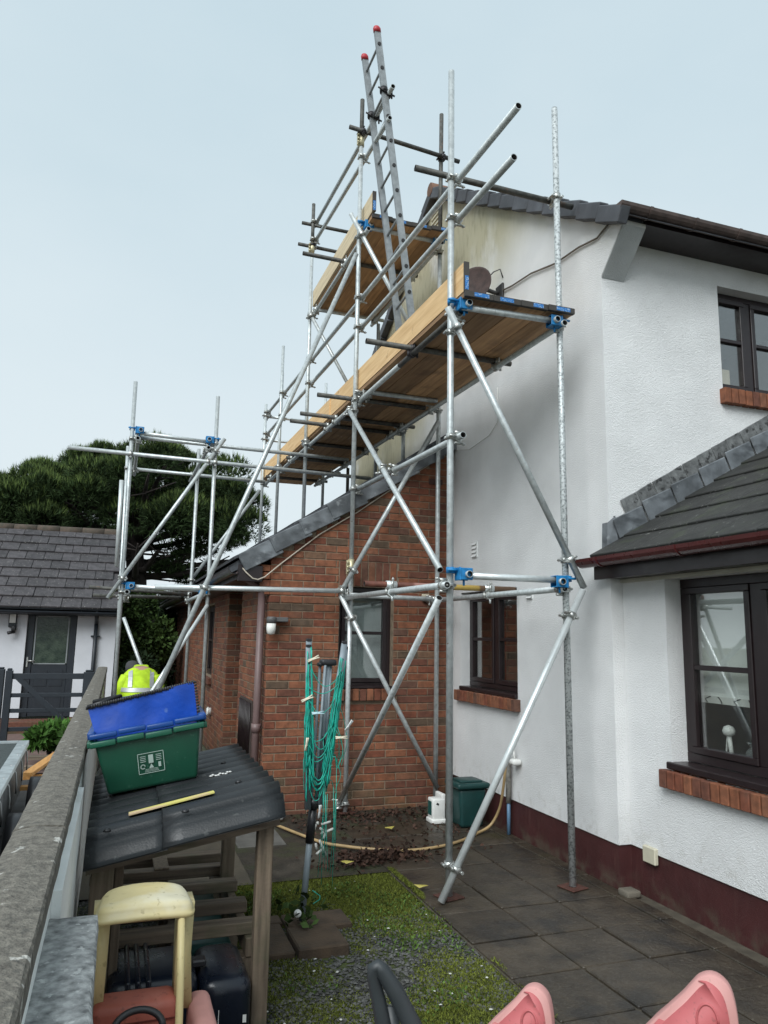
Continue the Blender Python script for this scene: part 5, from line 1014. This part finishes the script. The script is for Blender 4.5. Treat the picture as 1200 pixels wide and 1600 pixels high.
dr = part('door', MB().cbox((-1.53, 15.06, .12), (-1.42, 15.12, 2.05), .006).cbox((-.82, 15.06, .12), (-.71, 15.12, 2.05), .006).cbox((-1.42, 15.06, 1.92), (-.82, 15.12, 2.05), .006).cbox((-1.42, 15.075, .13), (-.82, 15.11, 1.05), .006), anthr, BN)
part('frame_edge', MB().box((-1.405, 15.072, 1.05), (-1.385, 15.0745, 1.92)).box((-.855, 15.072, 1.05), (-.835, 15.0745, 1.92)).box((-1.405, 15.072, 1.05), (-.835, 15.0745, 1.07)).box((-1.405, 15.072, 1.90), (-.835, 15.0745, 1.92)), plain('grey_bead', (.25, .27, .28)), dr)
part('pane', MB().box((-1.42, 15.085, 1.05), (-.82, 15.095, 1.92)), mat('obscure_glass', (.02, .035, .025), .15, col2=(.06, .085, .06), scale=9, bump=.4, bscale=40), dr)
for x in (-1.36, -1.10): part('door_panel', MB().cbox((x, 15.068, .25), (x+.22, 15.076, .55), .004).cbox((x, 15.068, .66), (x+.22, 15.076, .95), .004), anthr, dr)
part('handle', MB().cbox((-1.505, 15.045, 1.0), (-1.475, 15.06, 1.18), .004).cyl((-1.49, 15.04, 1.11), (-1.36, 15.03, 1.11), .012, 8), coup, dr)
ry0, rz0, ry1, rz1 = 14.72, 2.05, 17.5, 3.80; sb = (rz1-rz0)/(ry1-ry0); ab = math.atan(sb); Lb = math.hypot(ry1-ry0, rz1-rz0)
rb2 = part('roof', MB().prism([(ry0, rz0-.06), (ry1, rz1-.06), (20.2, rz0-.06), (20.2, rz0), (ry1, rz1-.02), (ry0, rz0-.02)], 'X', -5.2, .03), tile_d, BN)
tb = MB().cbox((-.164, -.215, -.02), (.164, .215, .02), .006).mesh('tile', tile_d); nb = 9
for i in range(nb):
    s_ = (i+.5)/nb; y = ry0+(ry1-ry0)*s_; z = rz0+(rz1-rz0)*s_
    for jx in range(14):
        x = -.145-.335*jx-(.167 if i % 2 else 0)
        inst('tile', tb, rb2, (x+random.uniform(-.003, .003), y, z+.018+random.uniform(-.004, .004)), (ab-.09+random.uniform(-.01, .01), random.uniform(-.008, .008), random.uniform(-.01, .01)))
ridm = mat('mossy_ridge', (.085, .06, .045), .9, col2=(.045, .04, .028), scale=12, bump=.5, coord='World'); rt = MB().lathe([(.11, -.22), (.115, .22)], (0, 0, 0), 14, (1, 0, 0)).mesh('ridge_tile', ridm)
for k in range(11): inst('ridge_tile', rt, rb2, (-.2-.45*k, ry1, rz1-.02+random.uniform(-.006, .006)))
part('gutter', MB().prism([(14.66+x, 2.0+z) for x, z in prof+prof2], 'X', -5.2, .03).box((-5.2, 14.72, 1.93), (.02, 14.74, 2.06)).box((-5.2, 14.74, 1.93), (.02, 15, 1.945)), anthr, BN)
part('downpipe', MB().cyl((-.37, 14.95, .1), (-.37, 14.95, 1.8), .036, 10).cyl((-.37, 14.95, 1.8), (-.37, 14.68, 1.98), .036, 10).cbox((-.45, 14.94, 1.55), (-.29, 14.99, 1.58), .004).cbox((-.45, 14.94, .85), (-.29, 14.99, .88), .004), anthr, BN)
wl2 = thing('wall_light', (-1.77, 14.98, 1.85), 'rectangular wall light with white panel left of the anthracite door', 'lamp'); part('housing', MB().cbox((-1.84, 14.93, 1.70), (-1.71, 14.998, 1.97), .01), anthr, wl2); part('diffuser', MB().cbox((-1.825, 14.925, 1.78), (-1.725, 14.932, 1.955), .003), white_pl, wl2)
fl2 = thing('security_camera', (-1.76, 14.95, 1.62), 'small black security camera under the rectangular wall light', 'camera'); part('housing', MB().rbox((-1.78, 14.88, 1.63), (-1.70, 14.96, 1.73), .02, 2).cyl((-1.74, 14.9, 1.62), (-1.83, 14.86, 1.60), .03, 10), black_pl, fl2); part('bracket', MB().cbox((-1.76, 14.95, 1.60), (-1.72, 14.999, 1.64), .004), black_pl, fl2)
bl2 = thing('globe_light', (-.66, 14.95, 2.0), 'small round white and grey light right of the anthracite door', 'lamp'); part('globe', MB().lathe([(.01, -.06), (.045, -.045), (.062, 0), (.045, .045), (.01, .06)], (-.645, 14.93, 1.99), 14, (.5, -1, 0)), white_pl, bl2); part('base', MB().cyl((-.67, 14.94, 1.99), (-.67, 14.999, 1.99), .05, 12), anthr, bl2)
# ---- gate
GT = thing('field_gate', (-.85, 11.8, 0), 'anthracite five-bar gate with diagonal brace in front of the bungalow', 'gate')
for x, wd, zt_ in ((-1.375, .045, 1.13), (-.335, .075, 1.11)): part('stile', MB().cbox((x-wd, 11.76, .02), (x+wd, 11.84, zt_-.03), .006).cbox((x-wd*.7, 11.77, zt_-.031), (x+wd*.7, 11.83, zt_), .01), anthr, GT)
for z in (1.02, .76, .55, .30): part('bar', MB().cbox((-1.33, 11.785, z-.04 if z > 1 else z-.028), (-.41, 11.815, z+.04 if z > 1 else z+.028), .004), anthr, GT)
part('diagonal_brace', MB().add([(-1.30, 11.765, .99), (-1.20, 11.765, .99), (-.42, 11.765, .26), (-.52, 11.765, .26), (-1.30, 11.784, .99), (-1.20, 11.784, .99), (-.42, 11.784, .26), (-.52, 11.784, .26)], [(0,3,2,1),(4,5,6,7),(0,1,5,4),(1,2,6,5),(2,3,7,6),(3,0,4,7)]), anthr, GT)
GP = thing('gate_post', (-1.52, 11.8, 0), 'anthracite post at the left of the gate, cut by the frame edge', 'post'); part('shaft', MB().cbox((-1.545, 11.75, -.05), (-1.435, 11.85, 1.12), .008), anthr, GP); part('post_cap', MB().cbox((-1.535, 11.76, 1.121), (-1.445, 11.84, 1.145), .01), anthr, GP); part('fence_rail', MB().cbox((-3.5, 11.78, 1.0), (-1.546, 11.82, 1.06), .005).cbox((-3.5, 11.78, .5), (-1.546, 11.82, .56), .005), anthr, GP)
# ---- stuff over the wall
gvr = mat('trailer_galv', (.42, .46, .47), .5, metal=.5, var=.2, scale=10); mesh_m = mat('speckled_cover', (.055, .068, .066), .8, col2=(.02, .025, .026), scale=70, coord='World')
TR = thing('trailer', (-1.4, 7.3, 0), 'grey-edged utility trailer with dark speckled cover beyond the garden wall', 'trailer')
part('cover', MB().add([(-2.2, 5.0, .55), (-.74, 5.0, .55), (-.84, 8.5, .55), (-2.2, 8.5, .55)], [(0,1,2,3)]), mesh_m, TR); part('rim', MB().add([(-.74, 4.9, .52), (-.645, 4.9, .52), (-.76, 8.58, .52), (-.855, 8.58, .52), (-.74, 4.9, .565), (-.645, 4.9, .565), (-.76, 8.58, .565), (-.855, 8.58, .565)], [(0,3,2,1),(4,5,6,7),(0,1,5,4),(1,2,6,5),(2,3,7,6),(3,0,4,7)]).box((-2.2, 8.501, .52), (-.856, 8.58, .566)), gvr, TR)
part('trailer_side', MB().add([(-.68, 4.9, .1), (-.66, 4.9, .519), (-.775, 8.55, .519), (-.79, 8.55, .1)], [(0,1,2,3)]).box((-2.2, 8.53, .1), (-.8, 8.55, .519)), plain('trailer_dark', (.03, .032, .034), .5), TR)
for k in range(6): y = 5.3+.58*k; x = -.655-.031*(y-4.9); part('tie_cord', MB().path([(x-.02, y, .57), (x+.015, y+.05, .50), (x+.02, y+.12, .40), (x+.01, y+.25, .30)], .007, 6), plain('grey_cord', (.35, .36, .36)), TR)
for y in (6.0, 7.4): part('wheel', MB().cyl((-.62, y, .17), (-.5, y, .17), .24, 18), black_pl, TR)
PL = thing('timber_pile', (-.6, 9.5, 0), 'pile of orange and brown timber offcuts lying beyond the garden wall', 'timber')
for (x0, y0, x1, y1, z, wd, m) in ((-.78, 8.9, -.45, 11.2, .16, .10, orange_w), (-.85, 8.4, -.3, 8.45, .12, .1, orange_w), (-.9, 9.2, -.3, 9.25, .08, .09, orange_w), (-.9, 9.7, -.3, 9.7, .1, .12, grey_wx), (-.9, 10.3, -.3, 10.3, .12, .14, grey_wx), (-.6, 7.9, -.4, 9.0, .2, .09, orange_w)):
    d = V((x1-x0, y1-y0, 0)).normalized(); n_ = V((-d.y, d.x, 0))*wd/2; a, b = V((x0, y0, z)), V((x1, y1, z)); u = V((0, 0, .035)); part('plank', MB().add([a-n_, a+n_, b+n_, b-n_, a-n_+u, a+n_+u, b+n_+u, b-n_+u], [(0,1,2,3),(4,7,6,5),(0,4,5,1),(1,5,6,2),(2,6,7,3),(3,7,4,0)]), m, PL)
CB = thing('storage_bin', (-.5, 6.6, 0), 'low grey plastic container between the trailer and the garden wall', 'container'); part('box_body', MB().rbox((-.60, 6.9, -.04), (-.27, 7.8, .2), .03, 2), plain('slate_plastic', (.06, .065, .085), .35), CB); part('lid', MB().rbox((-.61, 6.88, .2), (-.26, 7.82, .24), .015, 2), plain('pale_grey_lid', (.22, .23, .27), .3), CB)
# ================================================================== TREES AND PLANTS
def leafmesh(pts, dirs, ln, wd, rng, blades=1, spread=.5):
    "pointed blades: one triangle each"
    n = len(pts)*blades; P = np.repeat(pts, blades, 0); D = np.repeat(dirs, blades, 0)+rng.normal(0, spread, (n, 3)); D /= np.linalg.norm(D, axis=1)[:, None]+1e-9
    S = np.cross(D, rng.normal(0, 1, (n, 3))); S /= np.linalg.norm(S, axis=1)[:, None]+1e-9; l = (ln*rng.uniform(.6, 1.3, n))[:, None]; w = (wd*rng.uniform(.7, 1.3, n))[:, None]
    return np.stack([P-S*w, P+S*w, P+D*l], 1).reshape(-1, 3), np.arange(3*n).reshape(-1, 3)
def leafquad(pts, dirs, ln, wd, rng, spread=.6):
    n = len(pts); D = dirs+rng.normal(0, spread, (n, 3)); D /= np.linalg.norm(D, axis=1)[:, None]+1e-9; S = np.cross(D, rng.normal(0, 1, (n, 3))); S /= np.linalg.norm(S, axis=1)[:, None]+1e-9
    l = (ln*rng.uniform(.6, 1.3, n))[:, None]; w = (wd*rng.uniform(.7, 1.3, n))[:, None]
    return np.stack([pts, pts+D*l*.5+S*w, pts+D*l, pts+D*l*.5-S*w], 1).reshape(-1, 3), np.arange(4*n).reshape(-1, 4)
def npmesh(name, vf, m, parent=None, off=(0, 0, 0)):
    v, f = vf; me = bpy.data.meshes.new(name); me.from_pydata((v-np.array(off)).tolist(), [], f.tolist()); me.materials.append(m); o = bpy.data.objects.new(name, me); COL.objects.link(o)
    if parent: o.parent = parent
    return o
def leafmat(name, c, v=.5, tr=.25):
    m = mat(name, c, .75, var=.35, scale=.8, coord='World', island=v, spec=.2); return m
def blob(rng, n, c, r, up=0.):
    "points in the outer shell of an ellipsoid, with outward directions"
    d = rng.normal(0, 1, (n, 3)); d[:, 2] += up; d /= np.linalg.norm(d, axis=1)[:, None]; k = rng.uniform(.72, 1.05, n)[:, None]
    return np.array(c)+d*np.array(r)*k, d
rng = np.random.default_rng(4)
pine_l = leafmat('pine_needles', (.034, .058, .020), .55); pine_t = leafmat('pine_new_tips', (.105, .15, .04), .45); bark = mat('pine_bark', (.028, .021, .018), .95, var=.4, scale=6, bump=.8, bscale=14, coord='World')
PT = thing('pine_tree', (.5, 24, 0), 'large dark green pine with broad domed crown behind the bungalow', 'tree')
mb = MB().path([(.55, 24, -.1), (.52, 24, 1.6), (.45, 24, 3.2), (.25, 24, 4.6), (.4, 24.1, 6.2)], .3, 12, [.42, .34, .30, .24, .10]); limbs = []
for k in range(26):
    t = rng.uniform(0, 2*math.pi); R = rng.uniform(2.2, 4.6); z0 = rng.uniform(3.0, 5.2); z1 = z0+rng.uniform(.1, 1.8)*(1 if z0 > 3.5 else .6); e = V((.3+R*math.cos(t), 24+.8*R*math.sin(t), z1)); s = V((.4, 24, z0)); m1 = s.lerp(e, .35)+V((0, 0, -.1)); m2 = s.lerp(e, .7)+V((0, 0, rng.uniform(-.2, .25)))
    mb.path([s, m1, m2, e], .05, 6, [.12, .09, .06, .02]); limbs.append((s, m1, m2, e))
    for q in range(4):
        a = m1.lerp(e, rng.uniform(.1, .9)); mb.path([a, a+V((rng.uniform(-.8, .8), rng.uniform(-.6, .6), rng.uniform(-.15, .4)))], .02, 5)
low_ = []
for k in range(16):      # sparse twiggy limbs low on the right
    z0 = rng.uniform(2.7, 4.2); a = V((.5, 24, z0)); b = a+V((rng.uniform(1.2, 3.8), rng.uniform(-1, 1), rng.uniform(-.35, .5))); c_ = a.lerp(b, .5)+V((0, 0, -.15)); mb.path([a, c_, b], .03, 5, [.035, .022, .008])
    for q in range(6): d = c_.lerp(b, rng.uniform(0, 1)); low_.append(d); mb.path([d, d+V((rng.uniform(-.5, .6), rng.uniform(-.4, .4), rng.uniform(-.3, .2)))], .012, 4)
part('trunk', mb, bark, PT)
pts, dirs, tp, td = [], [], [], []
for d0 in low_:
    p, d = blob(rng, 45, d0, (.42, .42, .09), .2); pts.append(p); dirs.append(d)
topz = lambda x: 7.75-.17*(x-.9)**2 if x > .9 else 7.75-.088*(x-.9)**2-.12*max(0, -x-1.5)*0
for k in range(150):
    x = rng.uniform(-5.6, 3.7); yy = 24+rng.uniform(-2.6, 2.6); zt_ = min(topz(x), 7.95)-.55*abs(yy-24)/2.6-.5
    lo = 4.5 if x < 2.6 else 4.5+(x-2.6)*.35
    z = zt_-abs(rng.normal(0, 1))*.95 if k % 3 else rng.uniform(min(lo, zt_-.1), zt_); z = min(max(z, lo), zt_+.1); r = rng.uniform(.42, .85)
    p, d = blob(rng, 420, (x, yy, z), (r, r, r*.7), .45); pts.append(p); dirs.append(d+np.array([0, 0, .7]))
    sel = (d[:, 2] > .25); tp.append(p[sel][:130]); td.append(np.tile([0, 0, 1.], (min(130, sel.sum()), 1))+d[sel][:130]*.3)
P_, D_ = np.concatenate(pts), np.concatenate(dirs); o = npmesh('crown', leafmesh(P_, D_, .17, .013, rng, 5, .5), pine_l, PT, (.5, 24, 0)); ORG[o] = V((.5, 24, 0))
P_, D_ = np.concatenate(tp), np.concatenate(td); npmesh('crown_tips', leafmesh(P_, D_, .21, .012, rng, 5, .2), pine_t, PT, (.5, 24, 0))
hedge_l = leafmat('hedge_leaf', (.05, .085, .022), .6); hedge_d = leafmat('dark_hedge_leaf', (.026, .045, .02), .6)
def shrub(name, c, r, n, label, m, ln=.10, wd=.04, seed=1, lumps=14):
    g = np.random.default_rng(seed); t = thing(name, (c[0], c[1], 0), label, 'shrub'); ps, ds = [], []
    for k in range(lumps):
        cc = np.array(c)+g.uniform(-.75, .75, 3)*np.array(r); cc[2] = max(cc[2], .25); p, d = blob(g, n//lumps, cc, np.array(r)*g.uniform(.28, .5), .2); ps.append(p); ds.append(d)
    P_, D_ = np.concatenate(ps), np.concatenate(ds); P_[:, 2] = np.maximum(P_[:, 2], .01); o = npmesh('foliage', leafquad(P_, D_, ln, wd, g), m, t, (c[0], c[1], 0))
    mb = MB()
    for k in range(7): mb.path([(c[0]+g.uniform(-.1, .1), c[1]+g.uniform(-.1, .1), -.05), (c[0]+g.uniform(-.5, .5)*r[0], c[1]+g.uniform(-.5, .5)*r[1], c[2]*.8), (c[0]+g.uniform(-.8, .8)*r[0], c[1]+g.uniform(-.8, .8)*r[1], c[2]+.5*r[2])], .03, 5, [.04, .03, .01])
    part('stem', mb, bark, t); return t
shrub('shrub', (.40, 17.3, 1.35), (.75, .9, 1.15), 14000, 'light green leafy shrub growing behind the kneeling person', hedge_l, .10, .035, 2, 22)
shrub('shrub', (.95, 19.5, 1.3), (.8, .9, 1.3), 9000, 'dark shrub in the gap beside the far end of the annexe', hedge_d, .12, .04, 3, 18)
shrub('shrub', (.25, 15.6, .6), (.45, .5, .55), 6000, 'low dark feathery shrub at the end of the garden wall', hedge_d, .10, .02, 5, 12)
shrub('hedge_bush', (-3.2, 23, 2.6), (2.6, 1.2, 2.2), 16000, 'dark evergreen mass behind the bungalow roof on the left', hedge_d, .16, .05, 6, 30)
shrub('border_plant', (-.62, 11.1, .18), (.34, .55, .26), 3500, 'bright green leafy plants at the foot of the gate', leafmat('bright_leaf', (.06, .14, .025), .5), .11, .03, 7, 10)
shrub('shrub', (.9, 30, 1.4), (2.6, 1.5, 1.6), 12000, 'distant dark hedge beyond the lawn', hedge_d, .18, .06, 8, 24)
# climbing plant at the airer foot
wp = thing('bindweed', (1.13, 4.5, 0), 'small green bindweed with white flower at the airer pole foot', 'plant'); g = np.random.default_rng(3); pp = np.column_stack([g.normal(1.12, .05, 60), g.normal(4.55, .05, 60), g.uniform(.01, .16, 60)]); npmesh('foliage', leafquad(pp, np.tile([0, -.3, .4], (60, 1)), .055, .02, g), hedge_l, wp, (1.13, 4.5, 0)); part('flower', MB().lathe([(.004, -.03), (.012, -.01), (.022, .006)], (1.09, 4.48, .10), 12, (-.3, -1, .6)), white_pl, wp)
# ---- grass, moss, stones, leaf litter (uncountable: stuff)
g = np.random.default_rng(21)
def vnoise(x, y, s, seed):
    r = np.random.default_rng(seed); t = r.uniform(0, 1, (64, 64)); fx, fy = (x*s) % 63, (y*s) % 63; i, j = fx.astype(int), fy.astype(int); u, v = fx-i, fy-j; u, v = u*u*(3-2*u), v*v*(3-2*v)
    return (t[i, j]*(1-u)+t[(i+1) % 64, j]*u)*(1-v)+(t[i, (j+1) % 64]*(1-u)+t[(i+1) % 64, (j+1) % 64]*u)*v
def field(n, x0, x1, y0, y1): return g.uniform(x0, x1, n), g.uniform(y0, y1, n)
def mossd(x, y):
    base = .55*vnoise(x+5, y+3, 2.1, 1)+.45*vnoise(x+5, y+3, 5.3, 2)
    strip = np.exp(-((x-1.72)/.30)**2)*.22+np.exp(-((y-5.15)/.42)**2)*.36*(x > .75); bare = np.exp(-(((x-1.35)/.28)**2+((y-4.05)/.45)**2))*.34+np.exp(-(((x-1.0)/.3)**2+((y-3.3)/.4)**2))*.12
    return base+strip-bare
x, y = field(240000, .72, 2.03, 2.0, 5.46); k = mossd(x, y)-np.maximum(0, x-1.96)*5.5; sel = k > .50+g.uniform(-.12, .18, len(x)); x, y, k = x[sel], y[sel], k[sel]; n = len(x)
pts = np.column_stack([x, y, np.where(x > 1.985, -.004, -.03)+g.uniform(0, .012, n)]); dirs = np.tile([0, 0, 1.], (n, 1))
tag(npmesh('grass', leafmesh(pts, dirs, .013, .0026, g, 1, .8), leafmat('moss_and_grass', (.105, .122, .020), .65)), 'short bright moss and grass over the gravel beside the paving', 'grass', kind='stuff')
x, y = field(20000, .72, 1.985, 2.0, 5.3); sel = (vnoise(x, y, 3.1, 9)+g.uniform(-.25, .25, len(x)) > .78); x, y = x[sel], y[sel]; n = len(x)
tag(npmesh('weeds', leafquad(np.column_stack([x, y, np.full(n, -.02)]), np.tile([0, 0, .5], (n, 1)), .024, .005, g, .8), leafmat('weed_leaf', (.07, .12, .025), .5)), 'low leafy weeds among the gravel', 'weeds', kind='stuff')
def stones(n, x, y, z, s, m, name, label):
    ico = np.array([[0,0,1],[.9,0,.2],[.28,.85,.2],[-.73,.53,.2],[-.73,-.53,.2],[.28,-.85,.2],[0,0,-.4]]); fc = [[0,1,2],[0,2,3],[0,3,4],[0,4,5],[0,5,1],[6,2,1],[6,3,2],[6,4,3],[6,5,4],[6,1,5]]
    n = len(x); a = g.uniform(0, 6.28, n); sc = s*g.uniform(.5, 1.4, n); sx, sy, sz = sc*g.uniform(.8, 1.4, n), sc*g.uniform(.6, 1., n), sc*g.uniform(.4, .8, n)
    v = ico[None]*np.stack([sx, sy, sz], 1)[:, None]*g.uniform(.8, 1.2, (n, 7, 1)); ca, sa = np.cos(a)[:, None], np.sin(a)[:, None]; vx = v[..., 0]*ca-v[..., 1]*sa; vy = v[..., 0]*sa+v[..., 1]*ca
    v = np.stack([vx+x[:, None], vy+y[:, None], v[..., 2]+z], -1).reshape(-1, 3); f = (np.array(fc)[None]+7*np.arange(n)[:, None, None]).reshape(-1, 3); return tag(npmesh(name, (v, f), m), label, 'gravel', kind='stuff')
x, y = field(30000, -.1, 1.98, 1.8, 5.45); k = mossd(x, y); sel = (k < .74); x, y = x[sel], y[sel]
stones(0, x, y, -.024, .011, mat('pebbles', (.085, .085, .08), .8, col2=(.04, .04, .037), scale=20, island=.65, coord='World'), 'gravel', 'grey pebbles around and under the timber rack')
x, y = field(60, .75, 1.95, 2.0, 5.3); stones(0, x, y, -.012, .0075, plain('pale_pebbles', (.5, .5, .46), .8), 'pale_pebbles', 'scattered white pebbles and petals on the gravel')
lx, ly = np.concatenate([g.normal(2.05, .20, 550), g.uniform(1.6, 3.1, 420), g.normal(2.3, .5, 420), g.normal(1.8, .15, 120)]), np.concatenate([g.normal(5.72, .09, 550), g.uniform(5.7, 7.2, 420), g.normal(7.0, .2, 420), g.normal(5.62, .06, 120)]); sel = (ly < 7.27) & (lx < 3.3) & (lx > 1.3); lx, ly = lx[sel], ly[sel]; n = len(lx)
hump = .05*np.exp(-(((lx-2.05)/.25)**2+((ly-5.72)/.13)**2)); pts = np.column_stack([lx, ly, .002+hump*g.uniform(0, 1, n)+g.uniform(0, .01, n)])
tag(npmesh('leaf_litter', leafquad(pts, np.column_stack([g.normal(0, 1, n), g.normal(0, 1, n), g.normal(0.1, .25, n)]), .040, .013, g, .25), leafmat('dead_leaf', (.045, .024, .017), .65)), 'dead brown leaves strewn over the soil and paving under the scaffolding', 'leaves', kind='stuff')
for (x, y, lb) in ((1.72, 5.60, 'yellow-green fallen leaf at the edge of the grass'), (2.36, 6.45, 'yellow fallen leaf among the brown litter'), (2.05, 4.95, 'pale yellow fallen leaf on the paving left of the near standard')):
    a = g.uniform(0, 6); vs = [(x+r*math.cos(a+t), y+r*.7*math.sin(a+t), .018+h) for r, t, h in ((.05, 0, .012), (.035, .7, .01), (.03, 1.7, .0), (.06, 3.1, .015), (.03, 4.4, .0), (.04, 5.4, .012))]; solo('fallen_leaf', MB().add(vs, [tuple(range(6))]), plain('yellow_leaf_%d' % int(x*100), (.42, .36, .08), .7), (x, y, 0), lb, 'leaf', 'yellow fallen leaves')
